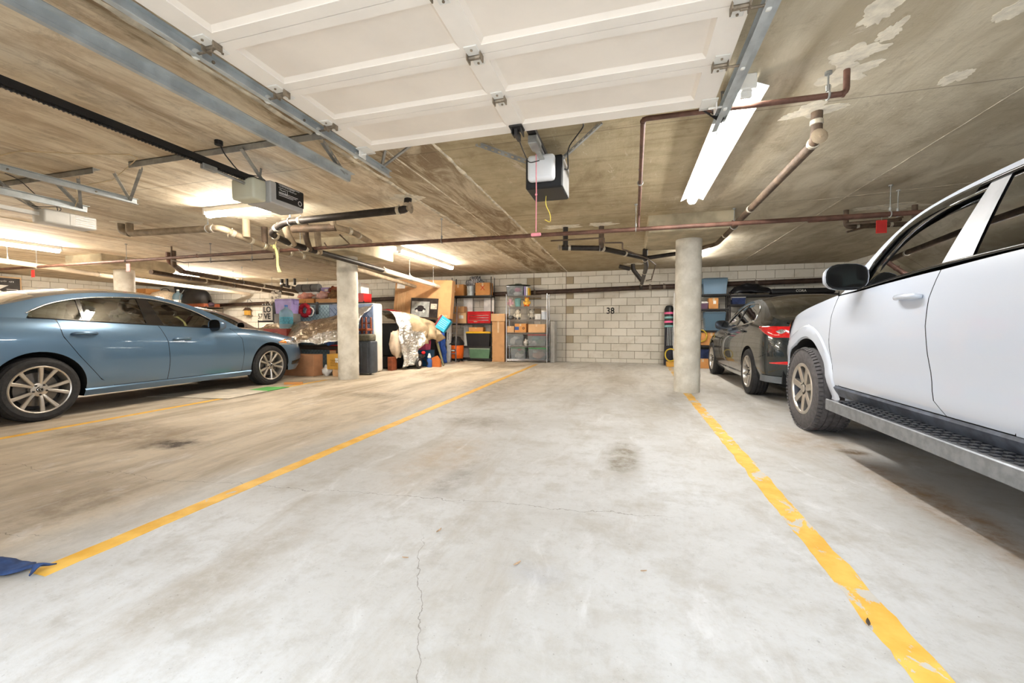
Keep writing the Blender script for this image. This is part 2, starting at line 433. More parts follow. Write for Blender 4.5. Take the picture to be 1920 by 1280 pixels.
def plaster(x, y, rx, ry, seed, z=CEIL):
    n = 72; pts = []
    for i in range(n):
        a = 2 * PI * i / n; k = 1 + .6 * noise.noise(Vector((math.cos(a) * 1.7 + seed * 5, math.sin(a) * 1.7, seed))) + .2 * noise.noise(Vector((math.cos(a) * 5 + seed * 5, math.sin(a) * 5, seed))) + .12 * noise.noise(Vector((math.cos(a) * 14 + seed * 5, math.sin(a) * 14, seed)))
        pts.append((x + rx * k * math.cos(a), y + ry * k * math.sin(a)))
    m = MB(); m.add([(x, y, z - .003)] + [(a, b, z - .002) for a, b in pts] + [(a, b, z + .004) for a, b in pts], [(0, 1 + i, 1 + (i + 1) % n) for i in range(n)] + [(1 + i, 1 + n + i, 1 + n + (i + 1) % n, 1 + (i + 1) % n) for i in range(n)])
    return m.build('plaster_patch', M_PLASTER, CEILING)
for i, a in enumerate([(1.24, 2.98, .13, .12), (1.2, 2.77, .11, .09), (1.22, 3.42, .17, .12), (-2.53, 4.4, .16, .16), (-1.02, 6.27, .27, .12), (-.42, 6.27, .22, .1), (.07, 10.4, .25, .15), (-7.06, 4.3, .2, .12), (3.14, 6.38, .35, .15), (-4.27, 4.86, .2, .12), (-5.0, 4.5, .3, .14), (-10.6, 10.6, .4, .2), (1.28, 2.62, .05, .08), (1.15, 2.45, .07, .12), (1.75, 2.62, .05, .07), (1.9, 3.2, .06, .09)]):
    plaster(*a, seed=i + 1)

BH, BL, MT = .2032, .4064, .010
random.seed(3)
def block_mesh(w, h, name):
    m = MB(); m.bevbox(-w / 2, w / 2, -.012, .012, -h / 2, h / 2, .004)
    o = m.build(name, M_BLOCK); me = o.data; bpy.data.objects.remove(o); return me
BM_FULL = block_mesh(BL - MT, BH - MT, 'block_full'); BM_HALF = block_mesh(BL / 2 - MT, BH - MT, 'block_half'); BM_LOW = block_mesh(BL - MT, .105, 'block_low')
BM_HD = BM_HALF.copy(); BM_HD.materials[0] = M_BLOCKD
def block_wall(root, start, direction, nrm, length, seams, visible):
    """courses of blocks in running bond standing proud of the mortar bed"""
    rest = MB(); cnt = 0
    ang = math.atan2(direction[1], direction[0])
    courses = [(.0, .115)] + [(.115 + BH * k, .115 + BH * (k + 1)) for k in range(12)]
    for ci, (z0, z1) in enumerate(courses):
        z1 = min(z1, CEIL)
        segs = [0] + seams + [length]
        for a, b in zip(segs[:-1], segs[1:]):
            s = a + .004; first = True; half = (ci % 2 == 1)
            if a == 0 and len(segs) > 2:          # keep the bond symmetrical about the control joint
                r = (b - a) % BL; s0 = a
                off = (r if not half else (r + BL / 2) % BL)
                cuts = [a] + [a + off + BL * k for k in range(int((b - a) / BL) + 2) if a + off + BL * k < b - .05] + [b]
            else:
                off = BL / 2 if half else BL
                cuts = [a] + [a + off + BL * k for k in range(int((b - a) / BL) + 2) if a + off + BL * k < b - .05] + [b]
            for c0, c1 in zip(cuts[:-1], cuts[1:]):
                if c1 - c0 < .04: continue
                mid = (c0 + c1) / 2; px, py = start[0] + direction[0] * mid, start[1] + direction[1] * mid; w = c1 - c0
                full = abs(w - BL) < .02; hf = abs(w - BL / 2) < .02; okz = abs(z1 - z0 - BH) < .005
                me = None
                if okz and full: me = BM_FULL
                elif okz and hf: me = BM_HD if (seams and any(abs(q - c0) < .02 or abs(q - c1) < .02 for q in seams) and ci in (3, 7, 9, 11)) else BM_HALF
                if me is not None and visible(px, py, (z0 + z1) / 2) and cnt < 298:
                    o = bpy.data.objects.new('block', me); COL.objects.link(o); o.parent = root
                    o.location = (px + nrm[0] * random.uniform(-.001, .002), py + nrm[1] * random.uniform(-.001, .002), (z0 + z1) / 2); o.rotation_euler = (0, 0, ang); cnt += 1
                else:
                    Mx = T(px, py, (z0 + z1) / 2) @ Matrix.Rotation(ang, 4, 'Z')
                    rest.box(-w / 2 + MT / 2, w / 2 - MT / 2, -.012, .012, -(z1 - z0) / 2 + MT / 2, (z1 - z0) / 2 - MT / 2, Mx)
    o = rest.build('block_courses', M_BLOCK, root); o['kind'] = 'stuff'
    return cnt
m = MB(); m.box(XL - .2, XR + .2, WY, WY + .2, 0, CEIL); wall_back = struct(m.build('wall_back', M_MORTAR))
SEAM = -1.69 - XL
def vis_back(x, y, z):
    if -2.7 < x < 1.1: return True
    if 1.1 <= x < 4.9: return z > 1.55
    if -8.2 < x <= -2.7: return z > 1.75
    if -13.6 < x <= -8.2: return z > 1.1
    return z > 1.9
block_wall(wall_back, (XL, WY - .004), (1, 0), (0, -1), XR - XL, [SEAM - 2.25 * BL, SEAM], vis_back)
m = MB(); m.box(XL - .2, XL, -.15, WY, 0, CEIL); wall_left = struct(m.build('wall_left', M_MORTAR))
block_wall(wall_left, (XL + .004, -.0), (0, 1), (1, 0), WY, [], lambda x, y, z: z > 1.15 and y > 5)
m = MB(); m.box(XR, XR + .2, -.15, WY, 0, CEIL); wall_right = struct(m.build('wall_right', M_MORTAR))
block_wall(wall_right, (XR - .004, WY), (0, -1), (-1, 0), WY, [], lambda x, y, z: z > 1.15 and y > 7)
# front wall with the open doorway the photograph is taken from and the next open bay
m = MB()
m.box(XL - .2, -2.25, -.35, -.15, 0, CEIL); m.box(.72, 1.1, -.35, -.15, 0, CEIL); m.box(4.5, XR + .2, -.35, -.15, 0, CEIL)
m.box(-2.25, .72, -.35, -.15, 2.36, CEIL); m.box(1.1, 4.5, -.35, -.15, 2.36, CEIL)
struct(m.build('wall_front', mat('wall_front_stucco', (204, 196, 182), .9, scale=8)))
# dark control joint strip in the back wall
M_SEAL = mat('sealant', (92, 74, 56), .9)
for q in (-1.69, -1.69 - 2.25 * BL):
    m = MB(); m.box(q - .006, q + .006, WY - .019, WY, 0, CEIL); m.build('control_joint', M_SEAL, wall_back)
M_STENCIL = mat('black_stencil', (30, 28, 26), .8)
text('38', .235, M_STENCIL, wall_back, (-.495, WY - .0185, 1.392), (PI / 2, 0, 0), 'bay_number', .001, .92, .004)
text('57', .25, M_STENCIL, wall_back, (-12.36, WY - .0185, 1.33), (PI / 2, 0, 0), 'bay_number', .001, .8, .004)

# ================================================================ COLUMNS with slab capitals
def column(x, y, label, capx, capy, capz=2.25):
    r = thing('concrete_column', label, 'column', (x, y, 0), group='round concrete columns')
    rows = []; n = 40; k = 64; m = MB(); h = CEIL if not capx else capz
    for i in range(k + 1):
        z = h * i / k; row = []
        for j in range(n):
            a = 2 * PI * j / n
            # spiral mark of the cardboard form
            ph = (z - a / (2 * PI) * .30 + .05) % .30
            q = .182 + (.0055 if ph < .012 else 0) - .0015 * noise.noise(Vector((math.cos(a) * 3, math.sin(a) * 3, z * 4)))
            row.append((q * math.cos(a), q * math.sin(a), z))
        rows.append(row)
    m.grid(rows, closed=True); m.build('shaft', M_COL, r, smooth=True)
    if capx:
        m = MB(); m.bevbox(capx[0], capx[1], capy[0], capy[1], capz, CEIL + .01, .012); m.build('capital', M_CAP, r)
    return r
column(.835, 6.63, 'round concrete column at the end of the yellow line beside the dark sedan', (-.6, .47), (-.66, .75))
column(-5.02, 6.52, 'round concrete column standing in front of the foil-covered pile', (-.62, .5), (-.62, .75))
column(-11.0, 6.6, 'round concrete column behind the roof of the blue sedan', (-.62, .5), (-.7, .75))

# ================================================================ PAINTED LINES
M_PAINT = paint_material(.555, .58, 'yellow_paint_right'); M_PAINT2 = paint_material(.66, .70, 'yellow_paint_left')
def pline(x0, y0, x1, y1, w, label, mt, seed, jag=.008):
    k = int(abs(y1 - y0) / .035); m = MB(); rows = []
    for i in range(k + 1):
        t = i / k; x = x0 + (x1 - x0) * t; y = y0 + (y1 - y0) * t
        a = noise.noise(Vector((y * 6, seed, 0))) * jag + noise.noise(Vector((y * 25, seed, 3))) * jag * .4; b = noise.noise(Vector((y * 6, seed, 9))) * jag + noise.noise(Vector((y * 25, seed, 13))) * jag * .4
        rows.append([(x - w / 2 + a, y, .0004), (x - w / 2 + a + .002, y, .002), (x + w / 2 + b - .002, y, .002), (x + w / 2 + b, y, .0004)])
    m.grid(rows); return tag(m.build('parking_line', mt), label, 'parking line', 'yellow parking lines')
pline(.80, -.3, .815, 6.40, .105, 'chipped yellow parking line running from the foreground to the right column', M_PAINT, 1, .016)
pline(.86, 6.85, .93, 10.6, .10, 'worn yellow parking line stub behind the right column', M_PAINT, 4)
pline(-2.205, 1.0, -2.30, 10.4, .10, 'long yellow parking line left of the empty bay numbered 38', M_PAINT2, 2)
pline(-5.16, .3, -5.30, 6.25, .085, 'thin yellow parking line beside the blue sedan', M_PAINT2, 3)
# ================================================================ OPEN GARAGE DOOR OVERHEAD
M_DOOR = mat('door_cream_paint', (247, 240, 231), .55, var=.03, scale=3, bump=.05, bscale=60)
M_DOORP = mat('door_panel_paint', (243, 234, 223), .6, var=.04, scale=2, bump=.06, bscale=60)
M_GALV = mat('galvanised_steel', (186, 192, 194), .45, .35, var=.12, scale=8)
M_GALVD = mat('dull_galvanised_steel', (158, 158, 154), .5, .4, var=.18, scale=10)
M_HINGE = mat('tarnished_hinge', (146, 134, 118), .5, .6, var=.25, scale=30)
M_WHITE = mat('white_enamel', (232, 230, 224), .45, var=.04)
M_BLACK = mat('black_plastic', (26, 26, 28), .45, var=.2)
M_DKSTEEL = mat('dark_steel', (58, 56, 56), .45, .6, var=.2)
M_NYLON = mat('nylon_roller', (222, 222, 216), .5)
DX0, DX1, DZ = -1.965, .475, 2.30
door = thing('garage_door', 'cream sectional garage door rolled open overhead', 'garage door', (0, 0, DZ))
ys = [.735, 1.13, 1.54, 1.95, 2.352, 2.785]
DCX = -.745
for i in range(5):
    a, b = ys[i] + .002, ys[i + 1] - .002; last = i == 4
    sec = MB(); ra, rb = .052, (.10 if last else .06)
    sec.box(DX0, DX1, a, a + ra, 0, .045); sec.box(DX0, DX1, b - rb, b, 0, .045)
    for s0, s1 in ((DX0, DX0 + .12), (DCX - .055, DCX + .055), (DX1 - .12, DX1)): sec.box(s0, s1, a + ra, b - rb, 0, .045)
    so = sec.build('door_section', M_DOOR, door)
    for p0, p1 in ((DX0 + .12, DCX - .055), (DCX + .055, DX1 - .12)):
        q = MB(); y0, y1 = a + ra, b - rb; g = .02
        # bevelled moulding around a flat panel
        o_ = [(p0, y0, .004), (p1, y0, .004), (p1, y1, .004), (p0, y1, .004)]; n_ = [(p0 + g, y0 + g, .02), (p1 - g, y0 + g, .02), (p1 - g, y1 - g, .02), (p0 + g, y1 - g, .02)]
        e_ = [(p0, y0, .04), (p1, y0, .04), (p1, y1, .04), (p0, y1, .04)]
        q.add(o_ + n_ + e_, [(0, 1, 5, 4), (1, 2, 6, 5), (2, 3, 7, 6), (3, 0, 4, 7), (4, 5, 6, 7), (8, 11, 10, 9), (0, 8, 9, 1), (1, 9, 10, 2), (2, 10, 11, 3), (3, 11, 8, 0)])
        q.build('panel', M_DOORP, so)
def hinge(x, y, end=0):
    m = MB(); w = .034
    m.bevbox(x - w, x + w, y - .075, y - .008, -.006, 0, .002); m.bevbox(x - w * .75, x + w * .75, y + .008, y + .07, -.006, 0, .002)
    h = m.build('hinge', M_WHITE, door); m = MB()
    m.tube([(x - w * 1.1, y, -.012), (x + w * 1.1, y, -.012)], .011, 8)
    for s in (-1, 1): m.box(x + s * w - .003, x + s * w + .003, y - .028, y + .02, -.032, 0); m.tube([(x, y + s * .05, -.012), (x, y + s * .05, 0)], .006, 6)
    if end:
        m.tube([(x, y, -.024), (x + end * .1, y, -.024)], .006, 8)
    m.build('hinge_barrel', M_HINGE, h)
    if end:
        m = MB(); m.lathe([(.004, -.01), (.022, -.01), (.024, -.004), (.024, .004), (.022, .01), (.004, .01)], 16, T(x + end * .105, y, -.024) @ R('Y', 90)); m.build('roller', M_NYLON, h, smooth=True, auto=40)
for yy in ys[1:5]:
    hinge(DCX, yy); hinge(DX0 + .045, yy, -1); hinge(DX1 - .045, yy, 1)
for x, e in ((DX0 + .03, -1), (DX1 - .03, 1)):            # corner brackets at the far edge
    m = MB(); m.bevbox(x - .045, x + .045, 2.685, 2.81, -.008, 0, .002); m.bevbox(x - .045, x + .045, 2.79, 2.80, -.008, .06, .002); m.bevbox(x + e * .04 - .004, x + e * .04 + .004, 2.72, 2.80, -.05, 0, .002)
    m.tube([(x, 2.75, -.028), (x + e * .09, 2.75, -.028)], .006, 8); b = m.build('corner_bracket', M_WHITE, door)
    m = MB(); m.lathe([(.004, -.01), (.022, -.01), (.024, 0), (.022, .01), (.004, .01)], 16, T(x + e * .09, 2.75, -.028) @ R('Y', 90)); m.build('roller', M_NYLON, b, smooth=True, auto=40)
m = MB(); m.bevbox(DCX - .04, DCX + .05, 2.67, 2.76, -.012, 0, .003); m.bevbox(DCX - .012, DCX + .012, 2.70, 2.80, -.06, -.01, .003)
for q in (-.028, .036): m.box(DCX + q, DCX + q + .006, 2.69, 2.77, -.045, 0)
m.tube(fillet([(DCX, 2.79, -.05), (DCX + .01, 2.9, -.1), (DCX + .025, 2.98, -.14), (DCX + .1, 3.0, -.12)], .03), .004, 6)
m.build('arm_bracket', M_DKSTEEL, door)

def track(x, y0, y1, z, side, label, name='door_track', curved=True):
    """C-section roller track (side = direction of the open mouth) with its hanging angle above"""
    r = thing(name, label, 'door track', (x, y0, z), group='galvanised garage door tracks')
    prof = [(-.0, -.028), (side * .03, -.028), (side * .03, -.024), (side * .004, -.024), (side * .004, .024), (side * .03, .024), (side * .03, .028), (0, .028)]
    path = [(y, 0, 0) for y in (0, y1 - y0)]
    if curved:
        path = [(-.28 - .02, -.35, PI / 2)] + [(-.28 * math.sin(t) - .02, -.28 + .28 * math.cos(t), t) for t in [PI / 2 - i * PI / 16 for i in range(8)]] + path
    rows = [[(px, py - pz * math.sin(t), pzz + pz * math.cos(t)) for px, pz in prof] for py, pzz, t in path]
    m = MB(); m.grid([q + [q[0]] for q in rows]); m.build('rail', M_GALV, r)
    m = MB(); m.box(-side * .002, -side * .05, .05, y1 - y0, .03, .034); m.box(-side * .002, -side * .006, .05, y1 - y0, -.01, .034); m.build('hanging_angle', M_GALV, r)
    for yy in (.3, .9, 1.5, 2.1):
        if yy < y1 - y0:
            m = MB(); m.tube([(-side * .004, yy, 0), (side * .012, yy, 0)], .008, 6); m.build('bolt', M_HINGE, r)
    return r
def strap(parent, p0, p1, w=.032, holes=True, mt=None):
    """perforated angle strap between two points (world)"""
    a, b = Vector(p0), Vector(p1); L = (b - a).length
    zx = (b - a).normalized(); up = Vector((0, 1, 0)) if abs(zx.y) < .9 else Vector((1, 0, 0)); xx = zx.cross(up).normalized(); yy = zx.cross(xx)
    Mx = Matrix((( xx.x, yy.x, zx.x, a.x), (xx.y, yy.y, zx.y, a.y), (xx.z, yy.z, zx.z, a.z), (0, 0, 0, 1)))
    base = parent.matrix_world.inverted() if parent else Matrix()
    base = Matrix.Translation(-parent.location) if parent else Matrix()
    m = MB(); q = w / 2; n = max(1, int(L / .055)); hh = .011
    if holes:      # two flat rails with rungs leave real slots
        m.box(-q, -q + .009, -.0015, .0015, 0, L, base @ Mx); m.box(q - .009, q, -.0015, .0015, 0, L, base @ Mx)
        for i in range(n + 1):
            z0 = L * i / n; m.box(-q, q, -.0014, .0014, max(0, z0 - .017), min(L, z0 + .017), base @ Mx)
    else: m.box(-q, q, -.0015, .0015, 0, L, base @ Mx)
    m.box(-q, -q + .003, 0, w * .8, 0, L, base @ Mx)
    return m.build('strap', mt or M_GALVD, parent)
tk = track(-2.025, .72, 3.2, 2.285, 1, 'galvanised track along the left edge of the open cream door')
strap(tk, (-2.05, 3.12, 2.3), (-2.05, 3.18, CEIL)); strap(tk, (-2.05, 3.1, 2.3), (-1.75, 3.12, CEIL), .026)
tk = track(.545, .72, 3.05, 2.285, -1, 'galvanised track along the right edge of the open cream door')
strap(tk, (.57, 2.98, 2.3), (.57, 2.98, CEIL)); strap(tk, (.56, 2.96, 2.28), (.2, 2.78, CEIL), .026, mt=M_DKSTEEL)
tk = track(-2.42, .72, 3.2, 2.29, -1, 'pale steel track hanging beside the left track of the open door')
strap(tk, (-2.42, 3.15, 2.3), (-2.36, 2.8, 2.44)); strap(tk, (-2.42, 3.15, 2.3), (-2.62, 2.8, 2.44))
tk = track(-5.06, .72, 3.17, 2.29, 1, 'pale steel track ending at two straps left of the black opener rail')
strap(tk, (-5.06, 3.12, 2.3), (-4.38, 2.8, 2.44)); strap(tk, (-5.06, 3.12, 2.3), (-4.75, 2.8, 2.44), .026)
tk = track(-5.93, .72, 3.22, 2.29, -1, 'grey steel track beside the white ceiling opener')
strap(tk, (-5.93, 3.18, 2.3), (-5.6, 2.8, 2.44)); strap(tk, (-5.93, 3.18, 2.3), (-5.25, 2.8, 2.44))
for x0, x1, lb in ((-4.45, -2.2, 'steel angle bolted to the ceiling above the black opener rail'), (-6.6, -4.93, 'steel angle bolted to the ceiling above the white opener')):
    m = MB(); m.box(x0, x1, 2.73, 2.79, 2.474, CEIL); m.box(x0, x1, 2.73, 2.735, 2.425, CEIL)
    for k in range(4): m.tube([(x0 + .1 + (x1 - x0 - .2) * k / 3, 2.765, 2.468), (x0 + .1 + (x1 - x0 - .2) * k / 3, 2.765, 2.476)], .012, 6)
    tag(m.build('ceiling_angle', M_GALVD), lb, 'steel angle', 'ceiling angles')

# ================================================================ DOOR OPENERS
M_LENS = mat('opener_lens', (236, 238, 240), .3, var=.02); M_LENSG = mat('opener_lens_greenish', (206, 206, 186), .35, var=.03)
M_GREYH = mat('opener_grey_housing', (186, 186, 186), .4, .2, var=.06)
M_PRINT = mat('white_print', (225, 225, 225), .6)
def opener(x, y, z, label, kind):
    r = thing('garage_door_opener', label, 'door opener', (x, y, z))
    if kind == 'main':
        m = MB(); m.bevbox(-.155, .155, 0, .36, -.13, .135, .012); m.build('housing', M_BLACK, r)
        m = MB(); m.bevbox(-.125, .10, -.075, .004, -.085, .125, .03, seg=3); m.build('light_lens', M_LENS, r, smooth=True, auto=50)
        m = MB(); m.box(.153, .158, .01, .35, -.12, .125); m.build('side_panel', M_GREYH, r)
        m = MB(); m.box(-.03, .03, -2.75, .05, .122, .155); m.build('rail', M_DKSTEEL, r)
        m = MB(); m.bevbox(-.035, .035, -.42, -.26, .06, .121, .006); m.build('trolley', M_GALVD, r)
        m = MB(); m.box(-.02, .02, -.26, -.08, .112, .120); m.box(-.02, .02, -.26, -.08, .07, .078); m.build('chain_guard', M_GALVD, r)
        strap(r, (x - .14, y + .05, z + .11), (x - .55, y - .12, CEIL)); strap(r, (x + .14, y + .05, z + .11), (x + .48, y - .2, CEIL))
        m = MB(); m.tube(fillet([(.15, .1, .05), (.2, .02, .0), (.2, -.05, .15), (.36, -.2, .25), (.3, -.3, CEIL - z)], .06), .005, 6); m.build('power_cord', M_BLACK, r)
        m = MB(); m.tube(fillet([(-.02, .2, -.13), (-.03, .22, -.2), (.01, .25, -.28), (-.0, .3, -.34), (-.05, .3, -.31)], .04), .004, 6); m.build('yellow_wire', mat('yellow_wire', (226, 206, 90), .5), r)
    elif kind == 'black':
        m = MB(); m.bevbox(-.14, .14, 0, .40, -.10, .10, .01); m.build('housing', M_GREYH, r)
        m = MB(); m.bevbox(-.145, .145, .06, .404, -.06, .105, .01); m.build('cover', M_BLACK, r)
        m = MB(); m.bevbox(-.16, .10, -.14, .006, -.10, .09, .025, seg=3); m.build('light_lens', M_LENSG, r, smooth=True, auto=50)
        Mo = T(.1465, 0, 0) @ R('Z', 90); smudge(r, Mo, .10, .17, .025, .03, M_PRINT, 1); smudge(r, Mo, .20, .30, .052, .018, M_PRINT, 2); smudge(r, Mo, .10, .28, .072, .014, M_PRINT, 3)
        m = MB(); m.box(.1455, .1468, .09, .19, .060, .064); m.box(.1455, .1468, .09, .19, .014, .018); m.box(.1455, .1468, .188, .192, .014, .064)
        for k, (a, b, zz) in enumerate(((.09, .34, .088), (.09, .32, .018), (.09, .30, .004), (.09, .26, -.01))): m.box(.1455, .1468, a, b, zz, zz + .004)
        m.lathe([(.018, 0), (.024, 0), (.024, .001), (.018, .001)], 16, T(.1455, .345, -.02) @ R('Y', 90)); m.build('printed_text', M_PRINT, r)
        m = MB(); m.box(-.028, .028, -2.6, .04, .075, .12); m.build('rail', M_BLACK, r)
        m = MB()
        for k in range(118): m.tube([(-.012 if k % 2 else -.016, -2.58 + k * .022, .068), (.012 if k % 2 else .016, -2.58 + k * .022, .068)], .0055, 6)
        m.box(-.005, .005, -2.6, 0, .064, .072); o = m.build('drive_chain', M_DKSTEEL, r)
        m = MB(); m.tube([(.0, -.42, .05), (.0, .0, .03)], .012, 6); m.bevbox(-.02, .02, -.52, -.4, .03, .075, .005); m.build('trolley', M_GALVD, r)
        strap(r, (x, y + .1, z + .1), (x + .22, y - .35, 2.44)); strap(r, (x - .1, y + .1, z + .1), (x - .12, y + .15, CEIL), .026)
        m = MB(); m.tube(fillet([(.02, .12, .1), (-.02, .05, .16), (.02, -.2, .1), (.06, -.38, .2), (.06, -.42, CEIL - z)], .08), .005, 6); m.tube([(.06, -.42, CEIL - z - .035), (.06, -.42, CEIL - z)], .03, 10); m.build('power_cord', M_BLACK, r)
    else:
        m = MB(); m.bevbox(-.11, .11, -.02, .26, -.08, .07, .02, seg=2); m.build('light_lens', M_WHITE, r, smooth=True, auto=50)
        m = MB(); m.bevbox(-.115, .115, .19, .44, -.075, .065, .008); m.build('housing', M_WHITE, r)
        m = MB()
        for k in range(5): m.box(.112, .1165, .24, .42, -.06 + k * .025, -.05 + k * .025)
        m.build('vent_slot', M_GREYH, r)
        m = MB(); m.box(-.03, .03, -2.4, 0, -.01, .03); m.build('rail', M_WHITE, r)
        m = MB(); m.bevbox(-.04, .04, -.62, -.52, -.03, .05, .005); m.build('trolley', M_GREYH, r)
        strap(r, (x - .05, y + .05, z + .06), (x + .25, y - .45, 2.44), .026); strap(r, (x - .1, y + .05, z + .06), (x - .2, y - .3, CEIL), .026)
        m = MB(); m.tube([(.13 * math.cos(a) * .7 - .02, .05 + .13 * math.sin(a), .1 + .02 * math.sin(2 * a)) for a in [i * PI / 9 for i in range(19)]], .004, 6); m.tube(fillet([(0, .15, .07), (.06, .1, .2), (.3, -.15, .12), (.34, -.3, .25), (.45, -.45, CEIL - z - .04)], .08), .004, 6); m.build('power_cord', M_BLACK, r)
    return r
op = opener(-.69, 3.38, 2.235, 'black garage door opener with white lens hanging in the middle', 'main')
opener(-3.30, 3.05, 2.20, 'black chain drive opener beside a lit fluorescent tube', 'black')
opener(-6.25, 2.98, 2.19, 'white opener hanging at the left edge of the ceiling', 'white')
M_CORD = mat('pink_cord', (238, 150, 160), .6)
pc = thing('release_cord', 'thin pink release cord with pink handle hanging from the middle opener rail', 'pull cord', (-.715, 3.2, 1.69))
m = MB(); m.tube([(0, 0, .62), (.002, 0, .3), (0, 0, .02)], .0042, 6); m.build('cord', M_CORD, pc)
m = MB(); m.sphere((0, 0, .31), .01, 8, 6); m.build('knot', M_CORD, pc)
m = MB(); m.bevbox(-.04, .04, -.012, .012, -.014, .012, .008, seg=2); m.build('handle', M_CORD, pc, smooth=True, auto=50)
# thin loose wire along the left ceiling
m = MB(); m.tube([(-5.9 + .42 * i, 2.15 + .25 * i * .4 + .06 * math.sin(i * 2.1), CEIL - .006 - .01 * abs(math.sin(i * 1.7))) for i in range(5)] + [(-4.25, 2.68, CEIL - .01), (-4.6, 2.78, 2.43), (-4.95, 2.9, 2.42), (-5.6, 2.95, 2.43), (-5.75, 3.05, 2.37), (-5.9, 3.1, 2.29)], .004, 6)
tag(m.build('loose_wire', mat('beige_wire', (214, 196, 160), .6)), 'thin beige wire sagging along the ceiling above the white opener', 'wire')

# ================================================================ FLUORESCENT LIGHTS
M_TUBE = emat('fluorescent_tube', (1.0, .975, .93, 1), TUBE * .85); M_TUBEW = emat('fluorescent_tube_warm', (1.0, .92, .80, 1), TUBE * 1.4); M_TUBEF = emat('fluorescent_tube_far', (1.0, .92, .80, 1), TUBE * 2.9)
def light(x, y, length, rz, label, mt, z=2.40, reflector=False):
    r = thing('fluorescent_light', label, 'light', (x, y, z), rz, group='fluorescent ceiling lights'); L = length / 2
    m = MB(); m.bevbox(-.045, .045, -L, L, .015, CEIL - z, .006)
    for s in (-1, 1): m.bevbox(-.05, .05, s * L - .02, s * L + .02, -.01, CEIL - z, .006)
    m.build('housing', M_WHITE, r)
    for s in (-1, 1):
        m = MB(); m.bevbox(-.032, .032, s * (L - .022) - .012, s * (L - .022) + .012, -.048, .016, .005); m.build('lamp_holder', M_WHITE, r)
    if reflector:
        m = MB(); m.add([(-.05, -L, .03), (-.12, -L, -.0), (-.12, L, -.0), (-.05, L, .03), (.05, -L, .03), (.12, -L, 0), (.12, L, 0), (.05, L, .03)], [(0, 1, 2, 3), (4, 7, 6, 5)]); m.build('reflector', M_GALV, r, solid=.003)
    for xx in (-.024, .024):
        m = MB(); m.tube([(xx, -L + .03, -.02), (xx, L - .03, -.02)], .018, 12); o = m.build('tube', mt, r, smooth=True, auto=60); o['label'] = 'glowing fluorescent tube'
    return r
light(.67, 3.98, 2.3, 0, 'long glowing fluorescent light above the right column capital', M_TUBE, reflector=True)
light(-4.6, 4.05, 1.22, PI / 2, 'short glowing fluorescent light beside the black chain drive opener', M_TUBEW)
light(-4.18, 8.12, 2.4, 0, 'glowing fluorescent light above the cardboard television box', M_TUBEW)
light(-10.37, 4.0, 2.4, 0, 'glowing fluorescent light at the left edge of the photo', M_TUBEF)
light(-11.55, 8.67, 2.4, 0, 'glowing fluorescent light over the parked cars far left', M_TUBEF)
light(1.33, 8.75, 2.2, 0, 'fluorescent light partly hidden behind the right column', M_TUBE)
# ================================================================ PIPES
M_IRONB = mat('black_iron_pipe', (46, 40, 36), .5, .3, var=.3, scale=12, bump=.2)
M_IRONR = mat('rusty_red_pipe', (104, 74, 62), .6, .2, var=.25, scale=10, bump=.2)
M_IRONBR = mat('brown_cast_iron', (92, 76, 62), .65, .2, var=.3, scale=10, bump=.4)
M_IRONG = mat('grey_dusty_pipe', (150, 134, 112), .7, .1, var=.2, scale=9, bump=.3)
M_PVC = mat('dusty_white_pipe', (222, 206, 184), .55, var=.08)
M_BAND = mat('clamp_band', (196, 188, 172), .4, .6, var=.15, scale=20)
def along(pts, t):
    P = [Vector(p) for p in pts]; L = [(P[i + 1] - P[i]).length for i in range(len(P) - 1)]; d = t * sum(L)
    for i, l in enumerate(L):
        if d <= l or i == len(L) - 1: return P[i] + (P[i + 1] - P[i]) * (d / l), (P[i + 1] - P[i]).normalized()
        d -= l
def pipe(label, pts, r, mt, bands=(), hangers=(), caps=(), name='drain_pipe', rad=None, n=14, bm=None, extra=()):
    root = thing(name, label, 'pipe', pts[0]); o0 = Vector(pts[0]); loc = [Vector(p) - o0 for p in pts]
    m = MB(); m.tube(fillet(loc, rad or r * 2.4, 5), r, n); m.build('pipe', mt, root, smooth=True, auto=50)
    for e in extra:
        m = MB(); m.tube(fillet([Vector(p) - o0 for p in e[0]], r * 1.6, 4), e[1] if len(e) > 1 else r, n); m.build('branch', e[2] if len(e) > 2 else mt, root, smooth=True, auto=50)
    for t in bands:
        c, d = along(loc, t); m = MB(); w = r * .5
        m.tube([c - d * w, c - d * w * .8, c + d * w * .8, c + d * w], [r * 1.02, r * 1.16, r * 1.16, r * 1.02], n)
        m.tube([c - d * w * .4 + Vector((0, 0, r * 1.15)), c - d * w * .4 + Vector((0, 0, r * 1.45))], .008, 6); m.build('coupling', bm or M_BAND, root, smooth=True, auto=40)
    for t in hangers:
        c, d = along(loc, t); m = MB(); z = CEIL - o0.z
        u = d.cross(Vector((0, 0, 1))).normalized(); ring = [c + (u * math.cos(a) + Vector((0, 0, 1)) * math.sin(a)) * (r + .006) for a in [i * PI / 8 for i in range(17)]]
        m.tube(ring, .006, 6); m.tube([c + Vector((0, 0, r)), Vector((c.x, c.y, z))], .005, 6); m.tube([c + Vector((0, 0, r + .01)), c + Vector((0, 0, r + .045))], .012, 6); m.tube([Vector((c.x, c.y, z - .015)), Vector((c.x, c.y, z))], .02, 8)
        m.build('hanger', M_GALVD, root)
    for t in caps:
        c, d = along(loc, t[0]); d = Vector(t[1]).normalized(); m = MB()
        m.tube([c, c + d * r * 1.15, c + d * r * 1.15, c + d * r * 1.45], [r * .8, r * .8, r * .9, r * .9], n); m.tube([c + d * r * 1.45, c + d * r * 1.7], r * .35, 4); m.build('cleanout_cap', M_IRONG, root, smooth=True, auto=40)
    return root
